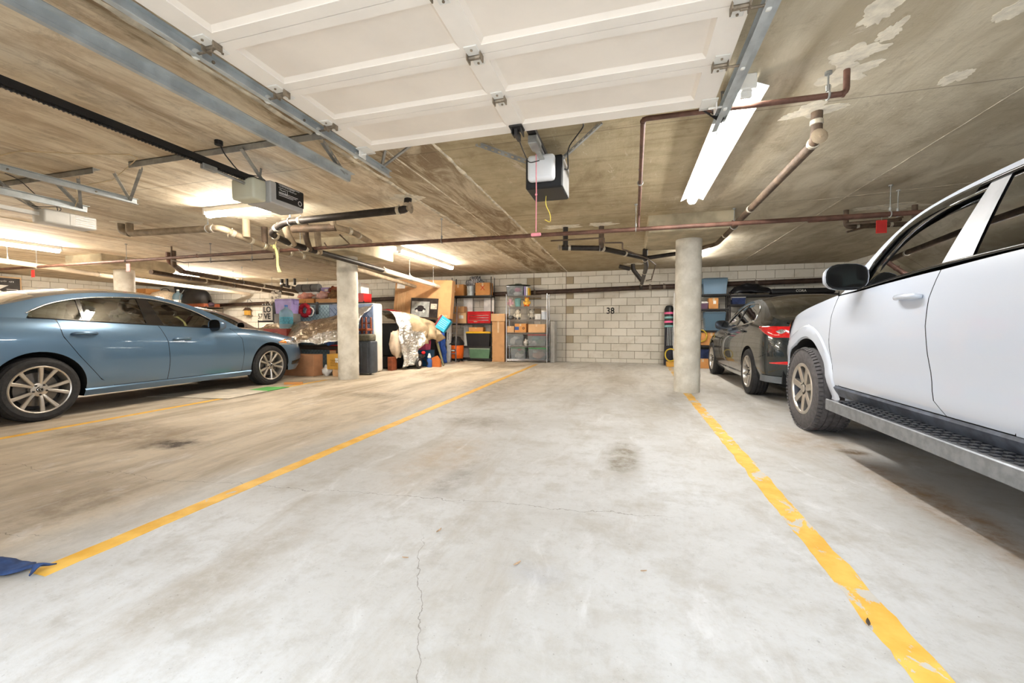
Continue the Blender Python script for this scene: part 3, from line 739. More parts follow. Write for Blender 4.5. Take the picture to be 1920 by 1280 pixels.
# sprinkler main across the garage
pipe('rusty sprinkler main crossing the ceiling above the empty bay', [(-16.9, 5.45, 2.17), (-4.3, 5.3, 2.17), (-1.2, 5.36, 2.17), (4.85, 5.42, 2.17)], .026, M_IRONR, bands=(.15, .45, .83), hangers=(.08, .25, .37, .55, .66, .78, .90, .96), name='sprinkler_pipe', bm=M_IRONR)
pipe('second rusty pipe just above the sprinkler main at the right', [(2.0, 5.62, 2.2), (4.85, 5.62, 2.24)], .022, M_IRONR, hangers=(.3, .7), name='sprinkler_pipe')
pipe('thin rusty pipe bending from the right ceiling patch toward the column capital', [(1.22, 2.93, CEIL), (1.22, 2.93, 2.34), (.075, 2.92, 2.342), (.10, 5.36, 2.35), (.10, 5.37, 2.19)], .017, M_IRONR, bands=(.04, .34), hangers=(.06, .66), name='sprinkler_pipe', rad=.035, n=10, bm=M_IRONR)
pipe('fat brown drain pipe running from the white ceiling patch past the column capital', [(1.26, 3.44, CEIL), (1.26, 3.44, 2.29), (1.27, 3.56, 2.285), (1.28, 6.95, 2.24), (1.06, 7.3, 2.22), (1.04, 9.5, 2.2)], .036, M_IRONBR, bands=(.012, .04, .3, .5, .66), hangers=(.42,), caps=((.03, (.1, -1, .05)),))
# cluster over the empty bay
pipe('black drain pipe with cleanouts dropping from the ceiling above bay 38', [(-1.0, 6.3, 2.17), (-.42, 6.4, 2.15), (.24, 7.35, 2.13), (.30, 8.2, 2.11), (.28, 11.1, 2.02), (.28, 11.22, 1.96)], .04, M_IRONB, bands=(.02, .11, .21, .34, .6, .9), hangers=(.1,), caps=((0, (-1, -.1, 0)),),
     extra=[([(-.95, 6.31, CEIL), (-.95, 6.31, 2.18)],), ([(-.42, 6.4, CEIL), (-.42, 6.4, 2.15)], .04, M_IRONBR), ([(.24, 7.3, 2.13), (.24, 7.22, 2.25)],), ([(.25, 7.4, 2.13), (1.0, 7.32, 2.2)], .034), ([(.07, 10.4, CEIL), (.07, 10.4, 2.35), (.28, 10.5, 2.08)], .05), ([(.0, 10.35, 2.36), (-.25, 10.3, 2.42)], .05)])
pipe('thin copper line stepping around the black cleanout pipe', [(-1.1, 5.9, 2.2), (-.35, 5.9, 2.2), (-.35, 5.9, 2.13), (-.1, 5.9, 2.12), (-.1, 5.9, 2.03), (.25, 6.6, 2.0), (.45, 8.0, 2.1), (.52, 10.9, 2.15), (.4, 11.15, 2.15)], .011, M_IRONBR, name='water_pipe', rad=.02, n=8)
# the wall pipe
pipe('fat dark drain pipe fixed along the back block wall', [(-14.2, 11.27, 1.74), (-9.0, 11.27, 1.80), (-2.43, 11.27, 1.925), (.78, 11.27, 1.995), (4.85, 11.27, 2.06)], .062, mat('dark_brown_pipe', (66, 50, 42), .5, .2, var=.25, scale=8), bands=(.12, .3, .45, .612, .772, .79, .9), name='drain_pipe', bm=mat('dull_clamp', (120, 108, 96), .5, .4))
# left cluster
pipe('brown drain pipe sloping to the left of the front column', [(-7.06, 4.32, CEIL), (-7.06, 4.32, 2.33), (-5.32, 4.33, 2.30), (-5.28, 4.52, 2.24), (-5.38, 5.2, 2.18), (-5.32, 7.4, 2.12), (-5.6, 11.1, 2.0)], .046, M_IRONG, bands=(.2, .235, .27, .30, .33, .36, .39), hangers=(.19,), caps=((.235, (-.6, -.9, .1)),),
     extra=[([(-5.22, 4.62, CEIL), (-5.22, 4.62, 2.23)], .05, M_IRONG), ([(-5.36, 5.05, CEIL), (-5.36, 5.05, 2.2)], .045, M_IRONBR), ([(-7.2, 4.3, CEIL), (-7.2, 4.3, 2.37), (-7.06, 4.32, 2.33)],)])
pipe('dark drain pipe bending toward the back wall right of the front column', [(-2.53, 4.4, CEIL), (-2.53, 4.36, 2.34), (-4.30, 4.35, 2.31), (-4.66, 4.48, 2.22), (-4.74, 4.9, 2.17), (-4.70, 5.4, 2.14), (-4.72, 7.2, 2.09)], .044, M_IRONB, bands=(.02, .05, .33, .42, .48, .54, .60, .64), hangers=(.36,), caps=((.025, (1, 0, 0)),),
     extra=[([(-4.68, 4.75, CEIL), (-4.66, 4.75, 2.3), (-4.72, 4.95, 2.16)], .045, M_IRONG), ([(-4.6, 5.05, CEIL), (-4.6, 5.05, 2.3), (-4.71, 5.25, 2.14)], .042, M_IRONBR), ([(-4.52, 5.2, CEIL), (-4.52, 5.2, 2.3), (-4.7, 5.45, 2.13)], .045, M_IRONG)])
pipe('white plastic drain pipe running down to the cardboard television box', [(-4.72, 7.22, 2.09), (-4.83, 10.6, 2.0), (-4.83, 11.1, 1.96)], .05, M_PVC, bands=(.01, .3), hangers=(.28, .6), n=16)
pipe('grey pipe elbowing over the capital of the front column', [(-3.98, 4.88, CEIL), (-3.98, 4.88, 2.36), (-3.85, 5.1, 2.33), (-4.0, 5.75, 2.32)], .042, M_IRONG, bands=(.35, .6), extra=[([(-3.95, 4.9, 2.35), (-4.55, 4.75, 2.33)], .05, M_IRONBR)])
pipe('thin pipe dropping below the grey pipe elbow', [(-4.05, 5.1, 2.3), (-3.95, 5.2, 2.17), (-4.35, 5.2, 2.15), (-4.4, 5.2, 2.22)], .01, M_IRONBR, name='water_pipe', rad=.02, n=8)
pipe('pale pipe running along the ceiling at the far left', [(-11.2, 1.0, 2.24), (-11.3, 4.8, 2.2), (-11.55, 5.7, 2.19), (-12.0, 7.0, 2.17), (-12.6, 11.2, 2.1)], .05, M_PVC, hangers=(.38, .6), bands=(.55,))
pipe('brown drain pipe behind the far left column', [(-9.7, 6.3, 2.12), (-10.35, 8.7, 2.09), (-10.75, 11.2, 2.03)], .05, M_IRONBR, bands=(.3, .7), hangers=(.2, .5, .8))
pipe('second brown drain pipe behind the far left column', [(-9.3, 6.6, 2.16), (-9.45, 8.2, 2.1), (-9.8, 11.2, 2.0)], .05, M_IRONBR, bands=(.2, .5, .85), hangers=(.35, .9), extra=[([(-8.76, 6.1, CEIL), (-8.76, 6.1, 2.2), (-9.3, 6.62, 2.16)], .045, M_IRONBR), ([(-9.05, 6.2, CEIL), (-9.05, 6.2, 2.3), (-9.3, 6.7, 2.16)], .04, M_IRONR)])
pipe('thin branch line below the sprinkler main at the left', [(-8.3, 5.75, CEIL), (-8.3, 5.75, 2.22), (-8.0, 5.75, 2.16), (-5.9, 5.75, 2.14), (-5.9, 5.75, 2.2)], .013, M_IRONBR, hangers=(.45, .8), name='sprinkler_pipe', rad=.03, n=8)
pipe('cluster of black pipe stubs above the grey sleeping roll', [(-10.6, 10.6, CEIL), (-10.6, 10.6, 2.3), (-10.3, 10.8, 2.2), (-9.4, 11.1, 2.12)], .05, M_IRONB, bands=(.1, .3, .6), extra=[([(-10.35, 10.55, CEIL), (-10.35, 10.55, 2.25)], .04), ([(-10.1, 10.6, CEIL), (-10.1, 10.6, 2.28)], .04), ([(-10.6, 10.6, 2.3), (-10.62, 10.5, 1.9)], .04)])
pipe('dark pipe fittings under the white patch right of the diagonal drain pipe', [(2.7, 6.4, CEIL), (2.7, 6.4, 2.26), (3.4, 6.35, 2.25), (3.4, 6.35, CEIL)], .03, M_IRONBR, bands=(.3, .6), extra=[([(2.5, 5.9, 2.1), (3.1, 6.0, 2.26)], .012), ([(2.7, 6.38, 2.3), (2.95, 5.75, 2.18)], .02)])
# notices and tape on the pipes
M_TAG = mat('red_tag', (226, 62, 52), .5, var=.05); M_TAPE = mat('yellow_tape', (232, 228, 150), .5, var=.1); M_CREAM = mat('cream_print', (238, 222, 206), .7)
for (x, y, z, lb) in ((-11.62, 5.40, 2.045, 'small red tag hanging from the sprinkler main at the far left'), (-8.86, 5.38, 2.055, 'small red tag hanging in front of the far left column'), (2.70, 5.60, 2.085, 'small red tag hanging from the pipe above the white car')):
    r = thing('red_tag', lb, 'tag', (x, y, z), group='red tags on the sprinkler pipes')
    m = MB(); m.bevbox(-.052, .052, -.002, .002, -.075, .07, .0015); m.build('plate', M_TAG, r)
    m = MB(); m.box(-.044, .044, -.003, -.002, -.067, .06); m.build('face', mat('red_tag_face', (210, 48, 44), .5), r)
    m = MB(); m.tube([(0, 0, .065), (0, 0, .10)], .003, 6); m.build('wire_tie', M_GALVD, r)
r = thing('caution_tape', 'yellow caution tape knotted around the drain pipe left of the front column', 'tape', (-5.27, 5.2, 2.17))
m = MB(); rows = []
for i in range(15):
    t = i / 14; w = .016 + .014 * t; z = .03 - .40 * t; y = -.07 + .02 * math.sin(t * 5); x = .02 + .10 * t ** 1.5
    rows.append([(x - w, y, z), (x + w, y + .01 * math.sin(t * 7), z)])
m.grid(rows); m.build('hanging_tail', M_TAPE, r, solid=.0015)
m = MB(); m.sphere((.0, -.065, .03), (.03, .02, .03), 8, 6, f=.5)
m.grid([[(-.04 - .03 * t + .01 * math.sin(t * 9), -.07, .035 + .03 * t + s * .012) for s in (-1, 1)] for t in [i / 5 for i in range(6)]]); m.grid([[(.03 + .02 * t, -.07, .05 + .05 * t + s * .012) for s in (-1, 1)] for t in [i / 5 for i in range(6)]])
m.build('knot', M_TAPE, r, smooth=True)
# ================================================================ CARS
def paint(name, col, dark, flake=.25, rough=.28):
    t = NT(name); p = t.pos()
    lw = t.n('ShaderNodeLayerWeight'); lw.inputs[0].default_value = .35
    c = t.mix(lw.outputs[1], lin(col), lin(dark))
    t.fin(c, rough, flake, .5)
    t.b.inputs['Coat Weight'].default_value = 1.0; t.b.inputs['Coat Roughness'].default_value = .03
    return t.m
M_SLATE = mat('slate_sill', (74, 80, 92), .45, var=.3, scale=14)
M_GLASSD = glass('tinted_window', (.30, .34, .30, 1), 2.6); M_GLASSC = glass('clear_lens', (.85, .86, .88, 1), 1.0)
M_TYRE = mat('tyre_rubber', (38, 37, 38), .75, var=.25, scale=30, bump=.2, bscale=80)
M_RIMG = mat('dark_grey_alloy', (86, 86, 92), .4, .6)
M_TYRED = mat('dusty_tyre_rubber', (78, 75, 76), .85, var=.2, scale=30, bump=.2, bscale=80)
M_RIM = mat('silver_alloy', (196, 190, 182), .32, .85, var=.05); M_RIMD = mat('dark_wheel_well', (30, 29, 29), .6, .3)
M_CHROME = mat('chrome_trim', (214, 216, 220), .15, .95, var=.02)
M_TRIM = mat('black_gloss_trim', (18, 18, 20), .18, var=.1, coat=.5); M_SEATS = mat('charcoal_seat_fabric', (52, 50, 50), .8)
M_LINER = mat('wheel_arch_liner', (16, 16, 18), .9); M_BRAKE = mat('brake_disc', (110, 106, 102), .35, .8)
M_RED = mat('tail_light_red', (196, 26, 30), .12, var=.15, scale=30, coat=1); M_AMB = mat('amber_lens', (240, 140, 40), .15, var=.15, scale=40, coat=1)
M_LAMP = mat('lamp_reflector', (196, 198, 204), .12, .8, var=.3, scale=60, coat=1)

def coons(Bt, Tp, L, Rr, nu, nv):
    def rs(pl, n):
        P = [Vector((a, b)) for a, b in pl]; d = [0]
        for i in range(1, len(P)): d.append(d[-1] + (P[i] - P[i - 1]).length)
        out = []
        for k in range(n + 1):
            s = d[-1] * k / n; i = 0
            while i < len(P) - 2 and d[i + 1] < s: i += 1
            w = (s - d[i]) / max(1e-9, d[i + 1] - d[i]); out.append(P[i].lerp(P[i + 1], w))
        return out
    b, t, l, r = rs(Bt, nu), rs(Tp, nu), rs(L, nv), rs(Rr, nv); g = []
    for i in range(nu + 1):
        u = i / nu; row = []
        for j in range(nv + 1):
            v = j / nv
            p = b[i] * (1 - v) + t[i] * v + l[j] * (1 - u) + r[j] * u - (b[0] * (1 - u) * (1 - v) + b[-1] * u * (1 - v) + t[0] * (1 - u) * v + t[-1] * u * v)
            row.append((p.x, p.y))
        g.append(row)
    return g
def ruled(segs, nv):
    """strips between matching pieces of a lower and an upper outline"""
    g = []
    for B, U, n in segs:
        gg = coons(B, U, [B[0], U[0]], [B[-1], U[-1]], n, nv); g += gg if not g else gg[1:]
    return g
def arc(cy, cz, r, z0, n=22, flat=1.0):
    a0 = math.asin((z0 - cz) / r); return [(cy - r * flat * math.cos(a0 + (PI - 2 * a0) * i / n), cz + r * math.sin(a0 + (PI - 2 * a0) * i / n)) for i in range(n + 1)]

def wheel(parent, x, y, z, side, r, w, rim, style):
    """side = +1 outer face towards +x"""
    wr = bpy.data.objects.new('wheel', None); COL.objects.link(wr); wr.parent = parent; wr.location = (x, y, z); wr.empty_display_size = .1
    Mx = R('Y', 90 * side)      # local z -> outward
    m = MB(); h = w / 2; e = .03 if style != 'suv' else .045
    m.lathe([(rim * 1.0, h - .012), (rim + .008, h - .002), (rim + .03, h + .004), (r - e - .015, h + .006), (r - e * .55, h - .006), (r - .012, h - .022), (r - .003, h * .72),
             (r, h * .66), (r, h * .42), (r - .009, h * .41), (r - .009, h * .36), (r, h * .35), (r, h * .06), (r - .009, h * .05), (r - .009, -h * .05), (r, -h * .06), (r, -h * .35), (r - .009, -h * .36), (r - .009, -h * .41), (r, -h * .42), (r, -h * .7), (r - .02, -h + .01), (r - e, -h), (rim, -h)], 56, Mx)
    m.build('tyre', M_TYRE if style != 'suv' else M_TYRED, wr, smooth=True, auto=28)
    if style == 'suv':       # tread blocks
        m = MB(); nb = 64
        for i in range(nb):
            a = 2 * PI * i / nb
            for s in (-1, 1):
                B = Mx @ Matrix.Rotation(a + (.02 if s > 0 else 0), 4, 'Z') @ T(r - .012, 0, s * h * .86) @ R('Y', -s * 24)
                m.box(-.004, .012, -.0125, .0125, -h * .14, h * .14, B)
        q = m.build('tread_block', M_TYRED, wr); q['kind'] = 'stuff'
    m = MB(); m.lathe([(rim + .006, h - .006), (rim - .002, h + .001), (rim - .012, h - .004), (rim - .02, h - .03), (rim - .026, -h + .02), (rim - .05, -h + .03), (.06, -h + .05)], 48, Mx); m.build('rim_barrel', M_RIM if style != 'suv' else M_RIMG, wr, smooth=True, auto=35)
    m = MB(); m.lathe([(.05, h - .10), (rim * .72, h - .10), (rim * .72, h - .085), (.05, h - .08)], 36, Mx); m.build('brake_disc', M_BRAKE, wr, smooth=True, auto=30)
    m = MB(); m.lathe([(.01, h - .11), (rim - .03, h - .115)], 36, Mx); m.build('wheel_back', M_RIMD, wr)
    m = MB(); rad = rim - .012
    if style == 'suv': m.lathe([(rim + .007, h - .005), (rim - .002, h + .003), (rim - .02, h + .001), (rim - .026, h - .012)], 48, Mx)
    def spoke(a, w0, w1, z0, z1, off=0.0, lean=0.0, th=.03, ring=.07):
        rows = []
        for i in range(7):
            t = i / 6; rr = ring + (rad - ring) * t; ww = w0 + (w1 - w0) * t; c = off * t + lean * t * t; zz = z0 + (z1 - z0) * t ** .7
            rows.append([(rr, c - ww, zz - th), (rr, c - ww, zz - .006), (rr, c - ww * .6, zz), (rr, c + ww * .6, zz), (rr, c + ww, zz - .006), (rr, c + ww, zz - th)])
        m.grid([q + [q[0]] for q in rows], Mx @ Matrix.Rotation(a, 4, 'Z'))
    if style == 'suv':
        for k in range(7): spoke(2 * PI * k / 7 + PI, .030, .030, h - .018, h - .003, th=.04, ring=.05)
        m.lathe([(.0, h - .008), (.034, h - .008), (.04, h - .014), (.04, h - .04), (.068, h - .05), (.07, h - .06)], 24, Mx)
    else:
        for k in range(5):
            for s in (-1, 1): spoke(2 * PI * k / 5 + .31 + s * .13, .013, .019, h - .03, h - .006, s * .02, s * .012, th=.028, ring=.05)
        m.lathe([(0, h - .022), (.03, h - .022), (.068, h - .03), (.075, h - .045), (.075, h - .06)], 24, Mx)
    m.build('spokes', M_RIM, wr, smooth=True, auto=35)
    if style == 'suv':
        m = MB()
        for k in range(7): m.box(.06, rad - .01, -.042, .042, h - .07, h - .055, Mx @ Matrix.Rotation(2 * PI * k / 7 + PI, 4, 'Z'))
        m.build('dark_spoke_pocket', M_RIMG, wr)
    m = MB(); m.lathe([(0, h - .014), (.024, h - .014), (.029, h - .018), (.03, h - .024)], 20, Mx); m.build('hub_cap', M_TRIM if style != 'suv' else M_RIM, wr, smooth=True)
    m = MB(); m.lathe([(.020, h - .0135), (.023, h - .0125), (.025, h - .0135)], 20, Mx)
    m.grid([[(-.018 + .036 * i / 8, .010 - .016 * abs(math.sin(PI * i / 8 * 1.0)) + s * .002, h - .0128) for s in (-1, 1)] for i in range(9)], Mx); m.build('hub_emblem', M_CHROME, wr)
    m = MB()
    nl = 5 if style != 'suv' else 6
    for k in range(nl): m.tube([(.052 * math.cos(2 * PI * k / nl), .052 * math.sin(2 * PI * k / nl), h - .045), (.052 * math.cos(2 * PI * k / nl), .052 * math.sin(2 * PI * k / nl), h - .016)], .0095, 6, M=Mx)
    m.build('wheel_nut', M_DKSTEEL, wr)
    return wr

class Car:
    def __init__(s, root, sp):
        s.root = root; s.sp = sp; s.W = sp['W']; s.belt = pchip(*zip(*sp['belt'])); s.edge = pchip(*zip(*sp['edge'])); s.cen = pchip(*zip(*sp['cen']))
        s.S = pchip(*zip(*sp['sec'])); s.y0, s.y1 = sp['yt'], sp['yn']; s.yt, s.yn = sp['tail'], sp['nose']; s.nx = sp.get('n', 2.4); s.zs = sp['sill']
        s.LT = sp.get('LT', 1.0); s.tum = sp['tum']
    def plan(s, y):
        if y < s.y0: t = min(1, (s.y0 - y) / (s.y0 - s.yt)); return s.P(s.y0) * max(0, 1 - t ** s.sp.get('nt', s.nx)) ** (1 / s.sp.get('nt', s.nx))
        if y > s.y1: t = min(1, (y - s.y1) / (s.yn - s.y1)); return s.P(s.y1) * max(0, 1 - t ** s.nx) ** (1 / s.nx)
        return s.P(y)
    def P(s, y): c = (s.y0 + s.y1) / 2; return s.W - s.sp.get('bow', .03) * ((y - c) / ((s.y1 - s.y0) / 2)) ** 2
    def yy(s, q):
        """unrolled coordinate -> (y, wrap 0..1, halfwidth)"""
        if q < s.y0 or q > s.y1:
            n = s.nx if q > s.y1 else s.sp.get('nt', s.nx); t = min(1, (s.y0 - q if q < s.y0 else q - s.y1) / s.LT) * PI / 2
            a = max(0, math.cos(t)) ** (2 / n); b = max(0, math.sin(t)) ** (2 / n)
            return ((s.y0 - (s.y0 - s.yt) * b) if q < s.y0 else s.y1 + (s.yn - s.y1) * b), b, s.P(s.y0 if q < s.y0 else s.y1) * a
        return q, 0, s.P(q)
    def skin(s, q, z, off=0.0, side=1):
        y, b, h = s.yy(q); bt = s.belt(y); zn = (z - s.zs) / (bt - s.zs); k = 1 if b == 0 else max(0, h / s.W)
        x = h + s.S(min(1, max(0, zn))) * min(1, k * 1.5)
        if q > s.y1: y += b * (s.sp.get('bn', .06) * (1 - (zn * 2 - 1) ** 2) - .03 * max(0, .35 - zn) / .35)
        if q < s.y0: y -= b * (s.sp.get('bt', .05) * (1 - (zn * 2 - 1) ** 2) - .04 * max(0, .35 - zn) / .35)
        if off:
            e = .01; p0 = Vector(s.skin(q, z)); p1 = Vector(s.skin(q + e, z)); p2 = Vector(s.skin(q, z + e)); nn = (p1 - p0).cross(p2 - p0)
            nn = nn.normalized() if nn.length > 1e-12 else Vector((1, 0, 0))
            if nn.dot(Vector((x, (y - (s.y0 + s.y1) / 2) * (1 if b else 0), 0))) < 0: nn = -nn
            p = p0 + nn * off; return (side * max(0, p.x), p.y, p.z)
        return (side * max(0, x), y, z)
    def ux(s, y, z):
        b = s.belt(y); return s.plan(y) + s.S(1) - (z - b) * s.tum - .10 * (z - b) ** 2
    def U(s, y, z, off=0.0, side=1): return (side * (s.ux(y, z) + off), y, z)
    def patch(s, g, fn, name, mt, parent=None, smooth=True, auto=40, solid=0):
        m = MB(); m.grid([[fn(a, b) for a, b in row] for row in g]); return m.build(name, mt, parent or s.root, smooth=smooth, auto=auto, solid=solid)
    def beltpts(s, q0, q1, n=30): return [(q0 + (q1 - q0) * i / n, s.belt(s.yy(q0 + (q1 - q0) * i / n)[0])) for i in range(n + 1)]

def build_car(root, sp, pm, style):
    c = Car(root, sp); wb = sp['wb']; ar = sp['arch']; wz = sp['wz']; zb = sp['doorz']; Z0 = c.zs
    qt, qn = c.y0 - c.LT, c.y1 + c.LT; e = .0035; rd, md, fd = sp['rd'], sp['md'], sp['fd']      # door edges bottom -> top
    sh = lambda pl, d: [(a + d, b) for a, b in pl]
    top = lambda a, b: c.beltpts(a, b)
    zt, zn = sp['bumper_t'], sp['bumper_n']
    for side in (1, -1):
        fn = lambda a, b: c.skin(a, b, 0, side)
        body = []
        ra = arc(0, wz, ar, zb); fa = arc(wb, wz, ar, zb)
        cut = -ar - .18
        g1 = ruled([([(qt, zt), (c.y0, zt), (ra[0][0] - .02, zb - .02), ra[0]], top(qt, cut), 34), (ra, top(cut, rd[-1][0] - e) + sh(rd, -e)[::-1][1:-1] + [(rd[0][0] - e, zb + .03)], 48), ([ra[-1], (rd[0][0] - e, zb)], [(rd[0][0] - e, zb + .03), (rd[0][0] - e, zb)], 6)], 14); c.patch(g1, fn, 'rear_fender', pm)
        cut = wb + ar + .12
        g4 = ruled([([(fd[0][0] + e, zb), fa[0]], [(fd[0][0] + e, zb), (fd[0][0] + e, zb + .03)], 6), (fa, [(fd[0][0] + e, zb + .03)] + sh(fd, e)[1:-1] + top(fd[-1][0] + e, cut), 48), ([fa[-1], (fa[-1][0] + .02, zb - .03), (c.y1, zn), (qn, zn)], top(cut, qn), 34)], 14); c.patch(g4, fn, 'front_fender', pm)
        for nm, L, Rr in (('rear_door', rd, md), ('front_door', md, fd)):
            g = coons([(L[0][0] + e, zb + e), (Rr[0][0] - e, zb + e)], top(L[-1][0] + e, Rr[-1][0] - e), [(L[0][0] + e, zb + e)] + sh(L[1:], e), [(Rr[0][0] - e, zb + e)] + sh(Rr[1:], -e), 24, 16)
            d = c.patch(g, fn, nm, pm)
            hy, hz = sp['handles'][0 if nm == 'rear_door' else 1]
            m = MB(); P = [Vector(c.skin(hy + t, hz, .014 + .026 * math.sin(PI * (t + .1) / .22) ** .6 if -.1 < t < .12 else .004, side)) for t in [-.10 + .22 * i / 10 for i in range(11)]]
            m.tube(P, [.011] + [.017] * 9 + [.011], 8); m.build('handle', pm if style != 'dark' else pm, d, smooth=True)
            m = MB(); rows = []
            for i in range(7):
                t = i / 6; row = []
                for j in range(9):
                    a = 2 * PI * j / 8; row.append(c.skin(hy + .01 + .075 * t * math.cos(a), hz - .004 + .03 * t * math.sin(a), .0025 + .001 * (1 - t), side))
                rows.append(row)
            m.grid(rows); m.build('handle_recess', sp['recess'], d, smooth=True)
        # dark frame behind the door gaps, sill, arch lips and liners
        g = coons([(rd[0][0] - .08, zb - .02), (fd[0][0] + .08, zb - .02)], [(rd[-1][0] - .04, c.belt(rd[-1][0]) - .012), (fd[-1][0] + .04, c.belt(fd[-1][0]) - .012)], [(rd[0][0] - .08, zb - .02)] + sh(rd[1:-1], -.05) + [(rd[-1][0] - .04, c.belt(rd[-1][0]) - .012)], [(fd[0][0] + .08, zb - .02)] + sh(fd[1:-1], .05) + [(fd[-1][0] + .04, c.belt(fd[-1][0]) - .012)], 30, 12)
        c.patch(g, lambda a, b: c.skin(a, b, -.022, side), 'door_frame', M_LINER)
        m = MB(); sy0, sy1 = ar - .01, wb - ar + .01; rows = []
        for i in range(25):
            y = sy0 + (sy1 - sy0) * i / 24; x = c.skin(y, zb)[0]
            rows.append([(side * (x - .004), y, zb - .003), (side * (x + .006), y, zb - .02), (side * (x - .004), y, (zb + Z0) / 2), (side * (x - .03), y, Z0), (side * (x - .2), y, Z0)])
        m.grid(rows); m.build('sill', pm if not sp.get('dark_sill') else M_SLATE, root, smooth=True, auto=35)
        for cy, A in ((0, ra), (wb, fa)):
            m = MB(); m.grid([[c.skin(a, b, 0, side), (side * (c.skin(a, b)[0] - .025), a, b), (side * (c.W - .30), a, b)] for a, b in A]); m.build('wheel_arch_liner', M_LINER, root, smooth=True)
        # greenhouse: pillars and roof rail above the window opening
        dl = pchip(*zip(*sp['dlo'])); ya, yb = sp['dlo'][0][0], sp['dlo'][-1][0]
        g0, g1 = sp['gh']
        rows = []
        for i in range(81):
            y = g0 + (g1 - g0) * i / 80; b = c.belt(y); lo = max(b, dl(y)) if ya < y < yb else b; hi = max(lo + .0005, c.edge(y))
            rows.append([c.U(y, lo + (hi - lo) * j / 6, 0, side) for j in range(7)])
        m = MB(); m.grid(rows); m.build('pillar_and_roof_rail', pm, root, smooth=True, auto=40)
        def pane(y0b, y1b, y0t, y1t, name, mt, off, n=14, lo=.006, up=.0):
            rows = []
            for i in range(n + 1):
                t = i / n; pb = y0b + (y1b - y0b) * t; pt = y0t + (y1t - y0t) * t; row = []
                z1 = max(dl(min(max(pt, ya), yb)) - up, c.belt(pb) + lo)
                for j in range(9):
                    v = j / 8; y = pb + (pt - pb) * v; z = c.belt(pb) + lo + (z1 - c.belt(pb) - lo) * v
                    row.append(c.U(y, z, off, side))
                rows.append(row)
            m = MB(); m.grid(rows); return m.build(name, mt, root, smooth=True)
        for (nm, a, b, cc, d) in sp['panes']: pane(a, b, cc, d, nm, M_GLASSD, -.010)
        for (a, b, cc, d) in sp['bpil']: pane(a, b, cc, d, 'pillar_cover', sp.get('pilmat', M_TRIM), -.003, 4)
        # chrome / black trim around the window opening
        lowr = [c.U(ya + (yb - ya) * i / 30, c.belt(ya + (yb - ya) * i / 30) + .004, .002, side) for i in range(31)]
        upr = [c.U(ya + (yb - ya) * i / 40, max(c.belt(ya + (yb - ya) * i / 40) + .002, dl(ya + (yb - ya) * i / 40)), .002, side) for i in range(41)]
        m = MB(); m.tube(lowr, .009, 6); m.build('belt_moulding', sp['trimlo'], root, smooth=True); m = MB(); m.tube(upr, sp.get('trimr', .008), 6); m.build('window_moulding', sp['trimup'], root, smooth=True)
        # mirror
        my, mz, ms = sp['mirror']; xb = c.ux(my, mz) if mz > c.belt(my) else c.skin(my, mz)[0]
        mr = bpy.data.objects.new('wing_mirror', None); COL.objects.link(mr); mr.parent = root; mr.location = (side * (xb + .13 * ms), my, mz)
        m = MB(); rows = []
        for i in range(11):
            t = i / 10; yq = -.055 + .16 * t; k = (1 - max(0, t - .05) ** 2.2) ** .5 if t < 1 else .05; k = max(k, .12)
            rows.append([(side * (.12 * ms * k * math.copysign(abs(math.cos(a)) ** .7, math.cos(a))), yq * ms, .085 * ms * k * math.copysign(abs(math.sin(a)) ** .7, math.sin(a))) for a in [2 * PI * j / 20 for j in range(20)]])
        m.grid(rows, closed=True); m.build('mirror_shell', sp.get('mirmat', pm), mr, smooth=True, auto=60)
        m = MB(); m.add([(side * .104 * ms * math.copysign(abs(math.cos(a)) ** .7, math.cos(a)), -.049 * ms, .07 * ms * math.copysign(abs(math.sin(a)) ** .7, math.sin(a))) for a in [2 * PI * j / 20 for j in range(20)]] , [tuple(range(20))]); m.build('mirror_glass', M_MIRROR, mr)
        m = MB(); m.add([(side * .122 * ms * math.copysign(abs(math.cos(a)) ** .7, math.cos(a)), -.046 * ms, .087 * ms * math.copysign(abs(math.sin(a)) ** .7, math.sin(a))) for a in [2 * PI * j / 20 for j in range(20)]] , [tuple(range(20))]); m.build('mirror_bezel', M_TRIM, mr)
        m = MB(); m.bevbox(-.09 * ms - .03, .02, -.02, .05, -.07, -.02, .01, T(0, 0, 0) @ Matrix.Scale(side, 4, (1, 0, 0)), 2); m.build('mirror_arm', M_TRIM, mr, smooth=True)
        # lamps lie on the skin
        for (nm, q0, q1, f0, f1, mt, off) in sp['lamps']:
            rows = []
            for i in range(19):
                t = i / 18; q = q0 + (q1 - q0) * t; z0, z1 = f0(t), f1(t); row = []
                for j in range(9): v = j / 8; row.append(c.skin(q, z0 + (z1 - z0) * v, off * (1 - (2 * v - 1) ** 4) + .002, side))
                rows.append(row)
            m = MB(); m.grid(rows); m.build(nm, mt, root, smooth=True)
        for wy in (0, wb): wheel(root, side * (c.W - sp['ww'] / 2 - sp.get('winset', .012)), wy, sp['wr'] - .004, side, sp['wr'], sp['ww'], sp['rim'], style)
    # top surfaces
    def Tt(y, u):
        b = c.belt(y); ez = max(b, c.edge(y)); ex = c.ux(y, ez) if ez > b + .001 else max(0, c.plan(y) + c.S(1) * min(1, 1.5 * c.plan(y) / c.W)); cz = max(c.cen(y), ez)
        w = abs(u); return (ex * u, y, ez + (cz - ez) * (1 - w ** 2.4))
    def surf(y0, y1, u0, u1, name, mt, n=24, k=20, off=0):
        m = MB(); m.grid([[Tt(y0 + (y1 - y0) * i / n, u0 + (u1 - u0) * j / k) for j in range(k + 1)] for i in range(n + 1)]); return m.build(name, mt, root, smooth=True, auto=45)
    r0, r1, w0, w1 = sp['rg'][0], sp['rg'][1], sp['ws'][0], sp['ws'][1]
